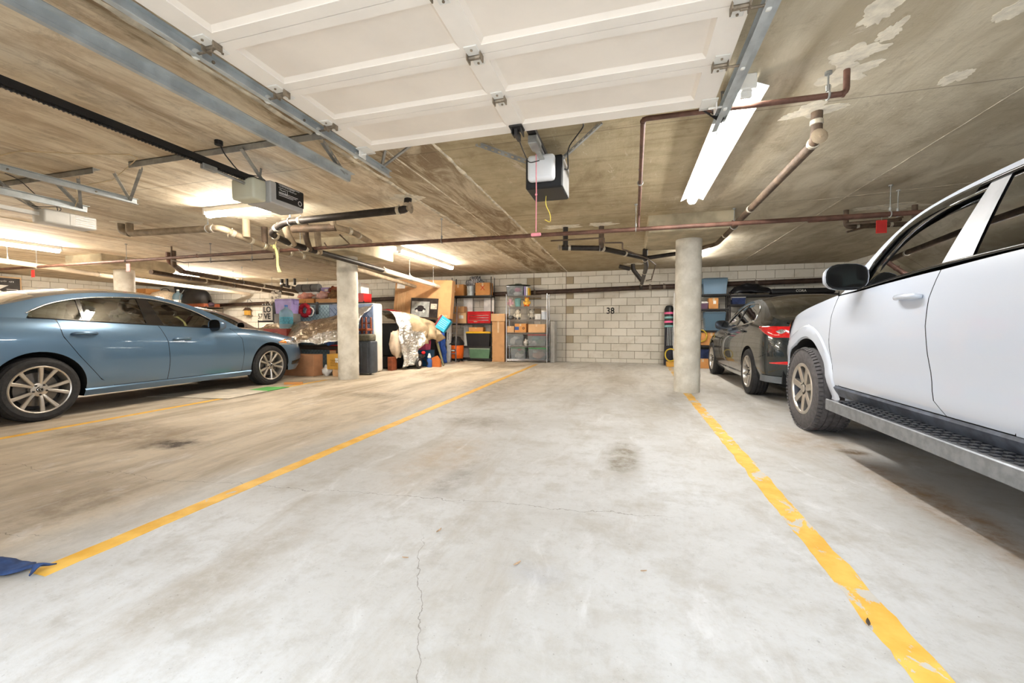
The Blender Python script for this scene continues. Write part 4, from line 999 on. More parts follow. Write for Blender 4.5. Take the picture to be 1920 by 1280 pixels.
    surf(c.yt, r0 - .004, -1, 1, 'boot_lid', pm, 30); surf(r1, w0, -1, 1, 'roof', pm, 20); surf(w1 + .004, c.yn, -1, 1, 'bonnet', pm, 30)
    for a, b, nm in ((r0, r1, 'rear_window'), (w0, w1, 'windscreen')):
        surf(a, b, -.9, .9, nm, M_GLASSD)
        for s_ in (-1, 1): surf(a, b, min(s_ * .9, s_), max(s_ * .9, s_), 'pillar', pm, 20, 3)
    # floor pan, seats, dashboard
    m = MB(); m.box(-c.W + .31, c.W - .31, c.yt + .12, c.yn - .14, Z0 - .02, Z0 + .16); m.box(-c.W + .08, c.W - .08, ar + .03, wb - ar - .03, Z0, Z0 + .1)
    m.box(-c.W + .2, c.W - .2, c.yt + .10, -ar, Z0 + .06, Z0 + .25); m.box(-c.W + .24, c.W - .24, wb + ar, c.yn - .2, Z0 + .02, Z0 + .25)
    m.box(-c.W + .3, c.W - .3, -ar, ar, Z0, c.belt(0) - .12); m.box(-c.W + .3, c.W - .3, wb - ar, wb + ar * .6, Z0, c.belt(wb) - .1); m.build('underbody', M_LINER, root)
    zs = sp['seatz']
    for (sx, sy) in ((-.36, sp['seaty'][0]), (.36, sp['seaty'][0]), (-.36, sp['seaty'][1]), (.36, sp['seaty'][1])):
        m = MB(); Mx = T(sx, sy, zs); m.bevbox(-.24, .24, -.1, .42, -.12, .08, .05, Mx, 2)
        m.bevbox(-.23, .23, -.07, .06, .02, .60, .05, Mx @ T(0, -.04, 0) @ R('X', 14), 2); m.bevbox(-.13, .13, -.05, .05, .63, .80, .04, Mx @ T(0, -.05, 0) @ R('X', 12), 2)
        m.tube([(sx - .06, sy - .20, zs + .58), (sx - .06, sy - .21, zs + .66)], .008, 6); m.tube([(sx + .06, sy - .20, zs + .58), (sx + .06, sy - .21, zs + .66)], .008, 6); m.build('seat', M_SEATS, root, smooth=True, auto=40)
    dy = sp['dash']; m = MB(); m.bevbox(-c.W + .14, c.W - .14, dy - .25, dy + .25, c.belt(dy) - .28, c.belt(dy) - .02, .05, seg=2); m.build('dashboard', M_SEATS, root, smooth=True, auto=40)
    m = MB(); Mx = T(-.36, dy - .36, c.belt(dy) - .02) @ R('X', -62)
    m.tube([(.185 * math.cos(a), .185 * math.sin(a), 0) for a in [2 * PI * i / 28 for i in range(29)]], .016, 8, M=Mx); m.bevbox(-.17, .17, -.03, .03, -.02, .01, .01, Mx); m.bevbox(-.03, .03, -.17, .0, -.02, .01, .01, Mx); m.build('steering_wheel', M_TRIM, root, smooth=True, auto=40)
    return c
M_MIRROR = mat('mirror_glass', (60, 62, 66), .05, .9, var=.02)
SEC = [(0, -.06), (.12, -.03), (.3, -.006), (.5, 0), (.72, -.008), (.84, -.026), (.94, -.055), (1, -.088)]
def sedan(root, pm, style='sedan'):
    hl = 2.81
    sp = dict(W=.905, wb=2.81, arch=.375, wz=.335, wr=.328, ww=.225, rim=.238, sill=.20, doorz=.285, yt=-.62, yn=3.22, tail=-1.04, nose=3.78, n=2.3, nt=2.6, LT=1.0, tum=.52, bn=.07, bt=.06,
        belt=[(-1.04, .96), (-.8, 1.03), (-.4, 1.055), (0, 1.05), (.5, 1.02), (1, .99), (1.9, .945), (2.3, .935), (2.8, .885), (3.2, .81), (3.5, .72), (3.78, .60)],
        edge=[(-1.04, .9), (-.82, 1.03), (-.5, 1.10), (-.15, 1.19), (.19, 1.295), (.56, 1.355), (.9, 1.378), (1.17, 1.37), (1.45, 1.325), (1.75, 1.24), (2.05, 1.10), (2.34, .93), (2.6, .8), (3.78, .3)],
        cen=[(-1.04, .965), (-.9, 1.075), (-.62, 1.115), (-.15, 1.255), (.19, 1.36), (.56, 1.42), (.9, 1.445), (1.2, 1.438), (1.5, 1.395), (1.8, 1.305), (2.1, 1.17), (2.45, .99), (2.8, .955), (3.2, .885), (3.5, .80), (3.68, .72), (3.78, .61)],
        sec=SEC, bumper_t=.27, bumper_n=.20,
        rd=[(.63, .285), (.51, .36), (.31, .65), (.19, .86), (.17, 1.04)], md=[(1.20, .285), (1.22, .53), (1.21, .77), (1.14, .985)], fd=[(2.27, .285), (2.30, .56), (2.28, .79), (2.13, .94)],
        handles=[(.36, .885), (1.37, .80)], dlo=[(-.04, 1.10), (.03, 1.145), (.18, 1.215), (.4, 1.275), (.64, 1.31), (1.06, 1.33), (1.17, 1.325), (1.36, 1.295), (1.55, 1.24), (1.74, 1.16), (1.92, 1.045), (2.04, .945)], gh=(-.80, 2.36),
        panes=[('quarter_window', .0, .40, .0, .40), ('rear_side_window', .42, 1.02, .44, 1.02), ('front_side_window', 1.22, 2.02, 1.14, 2.03)], bpil=[(1.02, 1.22, 1.02, 1.14), (.395, .425, .40, .44)],
        trimlo=M_TRIM, trimup=M_CHROME, mirror=(1.86, .985, .95), seatz=.50, seaty=(1.15, .22), dash=2.1, rg=(-.62, .10), ws=(1.32, 2.42), recess=pm,
        lamps=[('headlight', 2.98, 3.72, lambda t: .66 - .02 * t, lambda t: .80 - .04 * t - .10 * (1 - t) ** 3, M_LAMP, .006), ('amber_marker', 2.96, 3.14, lambda t: .70 - .03 * t, lambda t: .70 + .055 * t, M_AMB, .011),
               ('tail_light', -.62, -1.3, lambda t: .82 + .03 * t, lambda t: .97 - .02 * t, M_RED, .006), ('fog_light', 3.25, 3.7, lambda t: .30, lambda t: .36 + .06 * t, M_TRIM, .004)])
    return build_car(root, sp, pm, style)
blue = paint('blue_metallic_paint', (92, 122, 150), (46, 68, 92), .5, .3)
r = thing('sedan', 'metallic blue sedan parked nose-in at the left', 'car', (-6.64, 2.70, 0)); cb = sedan(r, blue)
# ---- partly hidden car beyond the blue sedan
r = thing('sedan', 'pale sedan mostly hidden behind the blue sedan', 'car', (-9.87, 5.9, 0)); cp = sedan(r, paint('pearl_paint', (224, 208, 200), (170, 150, 140), .1), 'pale')
# ---- dark compact sedan behind the right column
dk = paint('black_green_metallic_paint', (30, 40, 44), (8, 12, 20), .4, .25)
r = thing('sedan', 'dark compact sedan with a red tail light ahead of the white car', 'car', (2.52, 6.62, 0))
sp = dict(W=.90, wb=2.66, arch=.36, wz=.335, wr=.33, ww=.21, rim=.225, sill=.20, doorz=.285, yt=-.45, yn=3.0, tail=-.96, nose=3.5, n=2.3, nt=2.5, LT=.95, tum=.50, bn=.07, bt=.10,
    belt=[(-.96, .94), (-.7, 1.02), (-.3, 1.05), (0, 1.04), (.5, 1.0), (1, .965), (1.8, .93), (2.1, .93), (2.6, .88), (3.0, .80), (3.5, .60)],
    edge=[(-.96, .8), (-.78, 1.02), (-.5, 1.12), (-.2, 1.24), (.1, 1.32), (.45, 1.375), (.9, 1.385), (1.3, 1.35), (1.6, 1.27), (1.9, 1.10), (2.13, .93), (2.4, .8), (3.5, .3)],
    cen=[(-.96, .95), (-.86, 1.06), (-.68, 1.09), (-.3, 1.27), (.1, 1.40), (.5, 1.45), (.9, 1.455), (1.25, 1.43), (1.6, 1.33), (1.95, 1.15), (2.25, .98), (2.6, .95), (3.0, .87), (3.3, .78), (3.5, .62)],
    sec=SEC, bumper_t=.27, bumper_n=.2, rd=[(.55, .285), (.47, .36), (.30, .62), (.20, .86), (.20, 1.03)], md=[(1.15, .285), (1.17, .53), (1.16, .77), (1.1, .96)], fd=[(2.16, .285), (2.18, .56), (2.14, .79), (2.0, .93)],
    handles=[(.36, .90), (1.28, .84)], dlo=[(.02, 1.05), (.05, 1.17), (.14, 1.25), (.35, 1.305), (.6, 1.325), (1.0, 1.33), (1.25, 1.30), (1.45, 1.24), (1.65, 1.14), (1.84, .98), (1.9, .93)], gh=(-.78, 2.15),
    panes=[('rear_side_window', .03, 1.0, .04, .98), ('front_side_window', 1.1, 1.89, 1.06, 1.89)], bpil=[(1.0, 1.1, .98, 1.06)], trimlo=M_CHROME, trimup=M_CHROME, mirror=(1.68, 1.0, .95), seatz=.50, seaty=(1.1, .2), dash=2.0, rg=(-.66, .02), ws=(1.22, 2.22), recess=M_TRIM,
    lamps=[('headlight', 2.8, 3.5, lambda t: .66, lambda t: .78 - .03 * t, M_LAMP, .006), ('tail_light', -.40, -.98, lambda t: .93 - .10 * min(1, t * 1.8), lambda t: .975 - .01 * t, M_RED, .012), ('tail_light_reflector', -.76, -.88, lambda t: .90 - .035 * math.sin(PI * t), lambda t: .90 + .035 * math.sin(PI * t), M_LAMP, .022), ('rear_reflector', -.70, -1.05, lambda t: .50, lambda t: .515 + .03 * min(1, t * 1.4), M_RED, .008)])
cd = build_car(r, sp, dk, 'dark')
m = MB()
for s_ in (-1, 1): m.grid([[cd.skin(-.46 - .30 * i / 6, .56 + .10 * i / 6 + j * .012, .004, s_) for j in range(2)] for i in range(7)])
m.build('bumper_crease', dk, r)
m = MB(); m.grid([[cd.skin(q, z, .005 + .03 * (.36 - z) / .1, s_) for z in (.27, .31, .345)] for s_ in (-1, ) for q in [-1.4 + .9 * i / 16 for i in range(17)]]); m.grid([[cd.skin(q, z, .005 + .03 * (.36 - z) / .1, 1) for z in (.27, .31, .345)] for q in [-1.4 + .9 * i / 16 for i in range(17)]])
m.build('rear_diffuser', mat('grey_plastic', (92, 96, 100), .6), r)
# ---- white SUV on the right
wp = paint('white_paint', (197, 205, 218), (180, 188, 204), .0, .32)
r = suv = thing('suv', 'white four-wheel-drive car parked on the right with a black running board', 'car', (2.545, 1.69, 0))
YO = 1.69
f_ = lambda L: [(a - YO, b) for a, b in L]
sp = dict(W=.955, wb=2.79, arch=.455, wz=.40, wr=.385, ww=.265, rim=.235, sill=.40, doorz=.49, yt=-.65, yn=3.05, tail=-1.1, nose=3.68, n=2.9, nt=3.2, LT=1.05, tum=.36, bn=.06, bt=.05, bow=.02, winset=-.02,
    belt=[(-1.1, 1.22), (-.5, 1.30), (.0, 1.32), (.64, 1.31), (1.1, 1.295), (1.6, 1.265), (2.0, 1.235), (2.2, 1.225), (2.6, 1.18), (3.0, 1.12), (3.3, 1.04), (3.68, .86)],
    edge=[(-1.1, 1.25), (-1.0, 1.5), (-.8, 1.72), (-.4, 1.765), (.3, 1.785), (.87, 1.775), (1.25, 1.755), (1.51, 1.725), (1.68, 1.685), (1.85, 1.60), (2.02, 1.45), (2.16, 1.29), (2.22, 1.22), (2.5, 1.0), (3.68, .5)],
    cen=[(-1.1, 1.24), (-1.0, 1.62), (-.8, 1.78), (.3, 1.83), (1.2, 1.81), (1.6, 1.77), (1.85, 1.65), (2.15, 1.41), (2.38, 1.27), (2.8, 1.235), (3.2, 1.17), (3.5, 1.06), (3.68, .88)],
    sec=[(0, -.05), (.08, -.02), (.2, -.004), (.3, -.012), (.5, 0), (.75, -.004), (.9, -.02), (1, -.04)], bumper_t=.5, bumper_n=.46,
    rd=[(.60, .49), (.52, .62), (.38, .86), (.34, 1.05), (.34, 1.31)], md=f_([(2.69, .49), (2.77, .56), (2.80, .66), (2.85, .97), (2.84, 1.12), (2.80, 1.27)]), fd=f_([(3.86, .49), (3.97, .62), (4.02, .85), (4.00, 1.05), (3.95, 1.21)]),
    handles=[(.40, 1.14), (2.99 - YO, 1.135)], dlo=[(-.9, 1.30), (-.84, 1.66), (-.7, 1.70), (.3, 1.73), (.97, 1.722), (1.33, 1.705), (1.55, 1.67), (1.70, 1.61), (1.83, 1.49), (1.93, 1.35), (1.97, 1.24)], gh=(-1.08, 2.24),
    panes=[('quarter_window', -.88, -.2, -.82, -.25), ('rear_side_window', -.1, .92, -.12, .95), ('front_side_window', 1.13, 1.95, 1.07, 1.96)], bpil=[(.92, 1.13, .95, 1.07), (-.2, -.1, -.25, -.12)], pilmat=mat('pillar_ceiling_reflection', (168, 170, 174), .35, .2),  # body-colour pillars greyed: reflection of the dark ceiling put into their colour
    trimlo=M_TRIM, trimup=M_TRIM, trimr=.012, mirror=(1.93, 1.325, 1.12), mirmat=wp, seatz=.78, seaty=(1.0, .1), dash=2.0, rg=(-1.06, -.84), ws=(1.62, 2.36), recess=wp, dark_sill=True,
    lamps=[('headlight', 3.18, 3.9, lambda t: .88 - .02 * t, lambda t: 1.03 - .05 * t, M_LAMP, .01), ('amber_marker', 3.16, 3.44, lambda t: .965 - .03 * t, lambda t: 1.035 - .02 * t, M_AMB, .02), ('tail_light', -.7, -1.1, lambda t: .95, lambda t: 1.25, M_RED, .01)])
cs = build_car(r, sp, wp, 'suv')
for side in (-1, 1):
    # wheel arch flares
    for cy in (0, 2.79):
        rows = []
        for i in range(31):
            a = math.radians(-16 + 212 * i / 30); ca, sa = math.cos(a), math.sin(a); row = []
            for rr, off in ((.452, .004), (.458, .014), (.505, .017), (.548, .013), (.562, .001)):
                y, z = cy + rr * ca, .40 + rr * sa * 1.03
                row.append(cs.skin(y, max(z, .36), off, side))
            rows.append(row)
        m = MB(); m.grid(rows); m.build('arch_flare', wp, r, smooth=True, auto=35)
    # mud flap edge behind the front wheel, running board with brackets and grip strips
    m = MB(); m.bevbox(side * .70 - .13, side * .70 + .13, 2.79 - .50, 2.79 - .47, .30, .50, .01); m.build('mud_flap', wp, r)
    rb = bpy.data.objects.new('running_board', None); COL.objects.link(rb); rb.parent = r
    m = MB(); x0, x1 = (.90, 1.085) if side > 0 else (-1.085, -.90); m.bevbox(x0, x1, .30, 1.95, .385, .41, .01, seg=2); m.build('step_plate', M_TRIM, rb, smooth=True, auto=40)
    m = MB(); xe = side * 1.092; m.bevbox(min(xe, xe + side * .012), max(xe, xe + side * .012), .29, 1.965, .335, .418, .005); m.build('step_edge', mat('brushed_grey_edge', (128, 132, 138), .4, .5, var=.15, scale=20), rb)
    m = MB()
    for k in range(26):
        for j in range(3): m.box(side * (.945 + .045 * j) - .014, side * (.945 + .045 * j) + .014, .36 + k * .06, .385 + k * .06, .409, .4145)
    q = m.build('grip_strips', mat('dark_grip', (58, 60, 66), .6), rb); q['kind'] = 'stuff'
    m = MB(); m.tube([(side * .86, .3, .445), (side * .86, 1.95, .445)], .028, 10); m.build('rocker_tube', mat('slate_rocker', (86, 92, 104), .5, var=.3, scale=14), rb, smooth=True)
    for yy in (.5, 1.15, 1.8): m = MB(); m.bevbox(min(side * .72, side * .95), max(side * .72, side * .95), yy - .03, yy + .03, .35, .40, .008); m.build('step_bracket', M_LINER, rb)
    # roof rail
    m = MB(); P = [(cs.ux(y, cs.edge(y)) - .07, y, cs.cen(y) + .035) for y in [-.75 + 1.2 * i / 14 for i in range(15)]]; P = [(P[0][0], P[0][1] - .06, P[0][2] - .07)] + P + [(P[-1][0], P[-1][1] + .07, P[-1][2] - .08)]
    m.tube([(side * a, b, c_) for a, b, c_ in P], .016, 8); m.build('roof_rail', mat('grey_roof_rail', (168, 172, 178), .35, .6), r, smooth=True)
    # window visor
    dl = pchip(*zip(*sp['dlo'])); rows = [[cs.U(y, dl(y) - .004, .022, side), cs.U(y, max(cs.belt(y) + .02, dl(y) - .055), .026, side)] for y in [1.1 + .78 * i / 24 for i in range(25)]]
    m = MB(); m.grid(rows); m.build('window_visor', glass('smoke_visor', (.12, .12, .12, 1), 1.2), r, smooth=True)
# ================================================================ STORED THINGS
M_CARD = mat('cardboard', (196, 150, 104), .8, var=.08, scale=5, bump=.08); M_CARDL = mat('light_cardboard', (212, 170, 126), .8, var=.07, scale=5)
M_CARDO = mat('orange_cardboard', (206, 146, 86), .75, var=.08, scale=5); M_AMBER = mat('amber_box_card', (204, 154, 66), .6, var=.1)
M_PTAPE = mat('packing_tape', (214, 186, 150), .35); M_INK = mat('brown_ink', (84, 58, 40), .8); M_LAB = mat('white_label', (236, 234, 228), .6); M_REDINK = mat('red_ink', (190, 60, 44), .7)
M_RACK = mat('black_rack_steel', (44, 42, 42), .5, .3); M_CHR = mat('chrome_wire', (200, 200, 202), .3, .8); M_WOODB = mat('dark_board', (70, 54, 42), .6, var=.2)
M_CLEAR = glass('clear_plastic', (.88, .90, .92, 1), .8, .08, .22); M_BLUECLR = glass('blue_clear_plastic', (.62, .76, .86, 1), .8, .08, .35, (.42, .58, .70, 1))
def pl(name, c, **k): return mat(name, c, k.pop('rough', .45), **k)
M_REDP = pl('red_enamel', (196, 34, 40), rough=.3); M_ORANGE = pl('orange_plastic', (232, 104, 26)); M_YEL = pl('yellow_plastic', (226, 176, 44)); M_GRN = pl('green_plastic', (88, 122, 96)); M_PURP = pl('lavender_plastic', (158, 142, 196))
M_BLUEP = pl('blue_plastic', (52, 92, 160)); M_PINK = pl('pink_plastic', (222, 96, 140)); M_TEAL = pl('teal_plastic', (120, 168, 166)); M_NAVY = mat('navy_cloth', (36, 48, 84), .8, var=.3, scale=12); M_WOOD = mat('brown_wood', (128, 66, 40), .45, var=.2, scale=14)
M_WHITEP = pl('white_plastic', (230, 228, 224)); M_GREYP = pl('grey_fabric', (112, 112, 110), rough=.85); M_CYAN = mat('cyan_print', (44, 164, 200), .5, var=.08, scale=20); M_LWHITE = mat('white_cloth', (226, 218, 206), .85, var=.08, scale=10, bump=.3)
def foil(name, c, c2, sc, rough, bump):
    t = NT(name); p = t.pos(); n = t.noise(t.mapv(p, (1, 1, .6)), sc, 6, .6, 1.2)
    v = t.n('ShaderNodeTexVoronoi'); t.set(v.inputs['Vector'], t.vadd(p, t.mapv(p, (.0, .0, .0)))); v.inputs['Scale'].default_value = sc * 2.2
    t.fin(t.mix(t.step(n, .35, .65), lin(c), lin(c2)), rough, .92, .5); t.bump(t.math('ADD', n, t.math('MULTIPLY', v.outputs[0], .45)), bump, .05); return t.m
M_FOILB = foil('bronze_foil', (176, 156, 132), (206, 190, 168), 7, .36, .6); M_FOILS = foil('silver_foil', (206, 204, 200), (232, 230, 226), 9, .26, .9); M_FOILT = mat('tan_tarp', (170, 148, 118), .55, .25, var=.12, scale=8, bump=.3)

def rootat(name, label, cat, x0, x1, y0, y1, z, rz=0, group=None): return thing(name, label, cat, ((x0 + x1) / 2, (y0 + y1) / 2, z), math.radians(rz), group)
def carton(label, x0, x1, y0, y1, z0, z1, mt=None, rz=0, tape=True, lab=0, txt=None, name='cardboard_box', group='cardboard boxes', openf=False, ink=None, tsize=None):
    r = rootat(name, label, 'box', x0, x1, y0, y1, z0, rz, group); w, d, h = (x1 - x0) / 2, (y1 - y0) / 2, z1 - z0; mt = mt or M_CARD
    m = MB(); m.bevbox(-w, w, -d, d, 0, h - .004, .004); m.build('body', mt, r)
    for s in (-1, 1):
        m = MB()
        if openf: m.box(-w, w, 0, d * .9, -.002, .002, T(0, s * d, h) @ R('X', 65 if s > 0 else 115))
        else: m.box(-w + .002, w - .002, min(.003 * s, s * (d - .002)), max(.003 * s, s * (d - .002)), h - .004, h)
        m.build('flap', mt, r)
    if tape:
        m = MB(); m.box(-.025, .025, -d - .001, d + .001, h, h + .0012); m.box(-.025, .025, -d - .0012, -d, h * .72, h); m.build('tape', M_PTAPE, r)
    if lab:
        m = MB(); m.box(-w * .1, w * lab, -d - .0015, -d, h * .45, h * .75); m.build('label_sticker', M_LAB, r)
    if txt: text(txt, tsize or h * .3, ink or M_INK, r, (-w * .1, -d - .0012, h * .42), (PI / 2, 0, 0))
    return r
def tote(label, x0, x1, y0, y1, z0, z1, body, lid, cont=None, name='storage_tote', rz=0, lidh=.035, group='storage totes'):
    r = rootat(name, label, 'storage bin', x0, x1, y0, y1, z0, rz, group); w, d, h = (x1 - x0) / 2, (y1 - y0) / 2, z1 - z0; hb = h - lidh; k = .88
    m = MB(); v = [(-w * k, -d * k, 0), (w * k, -d * k, 0), (w * k, d * k, 0), (-w * k, d * k, 0), (-w * .97, -d * .97, hb), (w * .97, -d * .97, hb), (w * .97, d * .97, hb), (-w * .97, d * .97, hb)]
    m.add(v, [(0, 3, 2, 1), (0, 1, 5, 4), (1, 2, 6, 5), (2, 3, 7, 6), (3, 0, 4, 7)]); m.build('bin_body', body, r, solid=.004)
    m = MB(); m.bevbox(-w, w, -d, d, hb, h, min(.01, lidh * .3)); m.bevbox(-w * .86, w * .86, -d * .8, d * .8, h - .004, h + .006, .003); m.build('lid', lid, r)
    for s in (-1, 1): m = MB(); m.bevbox(s * w - .012, s * w + .012, -.05, .05, hb * .72, hb + .01, .004); m.build('latch', lid, r)
    for i, (mt, cx, cz, rx, rz_) in enumerate(cont or ()):
        m = MB(); m.sphere((cx * w, 0, max(cz * h, rz_ * h * .9 + .004)), (rx * w * .82, d * .62, rz_ * h * .8), 14, 9, f=.35); m.build('contents', mt, r, smooth=True)
    return r
def rack(label, x0, x1, y0, y1, zs, ztop, mt, board, name='shelving_unit', post=.018, wire=False, z0=0.0):
    r = rootat(name, label, 'shelf', x0, x1, y0, y1, 0); w, d = (x1 - x0) / 2, (y1 - y0) / 2
    for sx in (-1, 1):
        for sy in (-1, 1):
            m = MB()
            if wire: m.tube([(sx * (w - post), sy * (d - post), 0), (sx * (w - post), sy * (d - post), ztop)], post * .7, 10)
            else:
                x, y = sx * (w - post / 2), sy * (d - post / 2); m.box(x - post / 2, x + post / 2, y - .002, y + .002, 0, ztop); m.box(x + sx * post / 2 - .002, x + sx * post / 2 + .002, min(y, y - sy * post), max(y, y - sy * post), 0, ztop)
            m.build('post', mt, r)
    for z in zs:
        m = MB()
        if wire:
            for sy in (-1, 1):
                for dz in (0, -.035): m.tube([(-w + post, sy * (d - post), z - .008 + dz), (w - post, sy * (d - post), z - .008 + dz)], .005, 6)
                n = int(w * 2 / .06); zig = [(-w + post + (2 * w - 2 * post) * i / n, sy * (d - post), z - .008 - (.035 if i % 2 else 0)) for i in range(n + 1)]; m.tube(zig, .003, 4)
            for sx in (-1, 1): m.tube([(sx * (w - post), -d + post, z - .008), (sx * (w - post), d - post, z - .008)], .005, 6)
            k = int(w * 2 / .028)
            for i in range(1, k): xx = -w + post + (2 * w - 2 * post) * i / k; m.box(xx - .002, xx + .002, -d + post, d - post, z - .004, z)
            o = m.build('wire_shelf', mt, r); o['kind'] = 'stuff'
        else:
            m.box(-w + .004, w - .004, -d + .004, d - .004, z - .012, z); s = m.build('shelf_board', board, r)
            for sy in (-1, 1): m = MB(); m.box(-w, w, sy * d - .004 if sy > 0 else -d, d if sy > 0 else -d + .004, z - .045, z - .002); m.build('shelf_beam', mt, s)
    return r
def blob(label, c, rr, mt, name, cat, f=.3, group=None, n=18, mm=12):
    r = thing(name, label, cat, (c[0], c[1], c[2] - rr[2]), 0, group)
    m = MB(); m.sphere((0, 0, rr[2]), rr, n, mm, f=f); m.build('body', mt, r, smooth=True); return r
def cloth(name, label, cat, pts_fn, nu, nv, mt, z=0, solid=.004, amp=.02, sc=5.0, mat2=None):
    rows = []
    for i in range(nu + 1):
        row = []
        for j in range(nv + 1):
            x, y, zz = pts_fn(i / nu, j / nv); q = Vector((x * sc, y * sc, zz * sc)); n = noise.noise_vector(q) * amp + noise.noise_vector(q * 2.7) * amp * .45
            row.append((x + n.x, y + n.y, max(.006, zz + n.z * .6)))
        rows.append(row)
    m = MB()
    m.grid(rows)
    if mat2: m.mi = [mat2[1](k // nv / nu, (k % nv) / nv) for k in range(len(m.f))]
    return tag(m.build(name, [mt, mat2[0]] if mat2 else mt, smooth=True, solid=solid), label, cat)

# ---------------------------------------------------------------- black rack on the back wall, left of the tall box
Y0, Y1 = 10.88, 11.17
rack('black steel rack holding the red tool chest', -4.88, -3.69, 10.86, 11.18, (.08, .42, 1.065, 1.85), 2.36, M_RACK, M_WOODB)
carton('brown carton at the left end of the black rack top shelf', -4.86, -4.53, Y0, 11.14, 1.851, 2.17, M_CARDO)
b = thing('metal_bucket', 'ribbed metal bucket on the top shelf of the black rack', 'bucket', (-4.35, 10.99, 1.851))
m = MB(); m.lathe([(0, .004), (.09, .004), (.105, 0), (.118, .27), (.124, .275), (.112, .27), (.09, .02)], 28); m.build('pail', M_GALV, b, smooth=True, auto=35)
m = MB(); m.tube([(.124 * math.cos(a), -.03 - .05 * math.sin(a), .27 - .08 * math.sin(a)) for a in [i * PI / 10 for i in range(11)]], .004, 6); m.build('bail', M_DKSTEEL, b)
g = thing('striped_bag', 'crumpled black and white plastic bag piled on the metal bucket', 'bag', (-4.30, 11.0, 2.132))
t_ = NT('zebra_plastic'); w_ = t_.n('ShaderNodeTexWave'); w_.inputs['Scale'].default_value = 9; w_.inputs['Distortion'].default_value = 6; t_.set(w_.inputs['Vector'], t_.pos()); M_ZEB = t_.fin(t_.mix(t_.step(w_.outputs[1], .4, .6), lin((40, 40, 46)), lin((206, 206, 210))), .3)
m = MB(); m.sphere((.05, 0, .11), (.22, .13, .12), 18, 12, f=.8); m.sphere((.14, 0, .17), (.12, .1, .09), 14, 10, f=.8); m.build('body', M_ZEB, g, smooth=True)
carton('brown carton printed with a red cross on the black rack top shelf', -4.17, -3.74, Y0, 11.15, 1.851, 2.2, M_CARDO, txt=None, openf=False)
o = text('X', .2, M_REDINK, bpy.data.objects['cardboard_box.001'], (.0, -(11.15 - Y0) / 2 - .0015, .2), (PI / 2, 0, 0), 'red_cross', .001)
carton('wide tan carton beside the red tool chest', -4.86, -4.45, Y0, 11.15, 1.066, 1.37, M_CARDL, lab=.6)
carton('small tan carton stacked on the carton beside the red tool chest', -4.81, -4.52, 10.9, 11.12, 1.376, 1.55, M_CARD)
tc = rootat('tool_chest', 'red steel tool chest with drawers on the black rack', 'tool chest', -4.42, -3.72, 10.87, 11.15, 1.066); w = .345
m = MB(); m.bevbox(-w, w, -.12, .14, 0, .30, .006); m.build('case', M_REDP, tc); m = MB(); m.bevbox(-w - .004, w + .004, -.124, .144, .30, .335, .008); m.build('lid', M_REDP, tc)
for z0, z1 in ((.02, .10), (.108, .17), (.178, .235)):
    m = MB(); m.bevbox(-w + .035, w - .035, -.128, -.12, z0, z1, .003); d_ = m.build('drawer', M_REDP, tc); m = MB(); m.bevbox(-w + .05, w - .05, -.137, -.128, z1 - .02, z1 - .006, .002); m.build('drawer_pull', M_CHROME, d_)
m = MB(); m.box(-.15, -.05, -.1285, -.128, .04, .06); m.build('badge', M_CHROME, tc)
tote('black tote with a yellow lid on the black rack', -4.47, -3.73, Y0, 11.15, .421, .83, pl('black_tote', (30, 30, 34)), M_YEL, lidh=.05)
carton('flat brown carton lying on the yellow tote lid', -4.39, -3.96, 10.92, 11.12, .838, .955, M_CARDO)
tote('green tote with a grey lid at the bottom of the black rack', -4.38, -3.74, Y0, 11.15, .081, .40, M_GRN, pl('dusty_green_lid', (150, 166, 146)), lidh=.07)
v = thing('shop_vacuum', 'orange wet and dry vacuum cleaner in front of the black rack', 'vacuum cleaner', (-4.64, 10.62, 0))
m = MB(); m.lathe([(0, .09), (.17, .09), (.185, .11), (.205, .3), (.21, .46), (.19, .5), (0, .5)], 32); m.build('tank', M_ORANGE, v, smooth=True, auto=35)
m = MB(); m.lathe([(.215, .46), (.22, .50), (.2, .56), (.15, .62), (.12, .68), (.05, .7), (0, .7)], 28); m.build('motor_head', M_BLACK, v, smooth=True, auto=40)
m = MB(); m.tube(fillet([(.05, -.18, .52), (-.1, -.24, .5), (-.24, -.12, .42), (-.26, .05, .3), (-.22, .1, .12)], .09), .024, 10); m.build('hose', M_BLACK, v, smooth=True); m = MB(); m.bevbox(-.08, .06, -.214, -.2, .29, .35, .004, seg=1); m.build('badge', M_BLACK, v); m = MB(); m.bevbox(-.06, .04, -.217, -.212, .30, .335, .002); m.build('badge_plate', M_LAB, v)
for k in range(4): a = PI / 4 + k * PI / 2; m = MB(); m.bevbox(.16 * math.cos(a) - .03, .16 * math.cos(a) + .03, .16 * math.sin(a) - .03, .16 * math.sin(a) + .03, .04, .10, .01); m.sphere((.17 * math.cos(a), .17 * math.sin(a), .03), .03, 10, 8); m.build('caster', M_BLACK, v, smooth=True, auto=40)
for a, b_, lb in ((-4.66, -4.38, 'white foam board leaning behind the small cartons'), (-4.03, -3.71, 'white foam board leaning behind the red tool chest')):
    m = MB(); m.bevbox(a, b_, 11.2, 11.225, .0, 1.80, .003); tag(m.build('foam_board', M_WHITEP), lb, 'board', 'white foam boards')
m = MB(); m.bevbox(-4.86, -4.42, 10.60 + .28, 10.84 + .28, 0, .035, .004); tag(m.build('grey_plank', mat('grey_plank', (170, 168, 164), .7)), 'grey plank lying under the black rack', 'plank')
# tall carton with a box on top
carton('tall narrow tan carton standing between the black rack and the wire shelf', -3.665, -3.31, 10.85, 11.15, 0, 1.12, M_CARD, name='cardboard_box')
carton('open tan carton on top of the tall narrow carton', -3.69, -3.29, 10.83, 11.15, 1.121, 1.33, M_CARDL, openf=False)
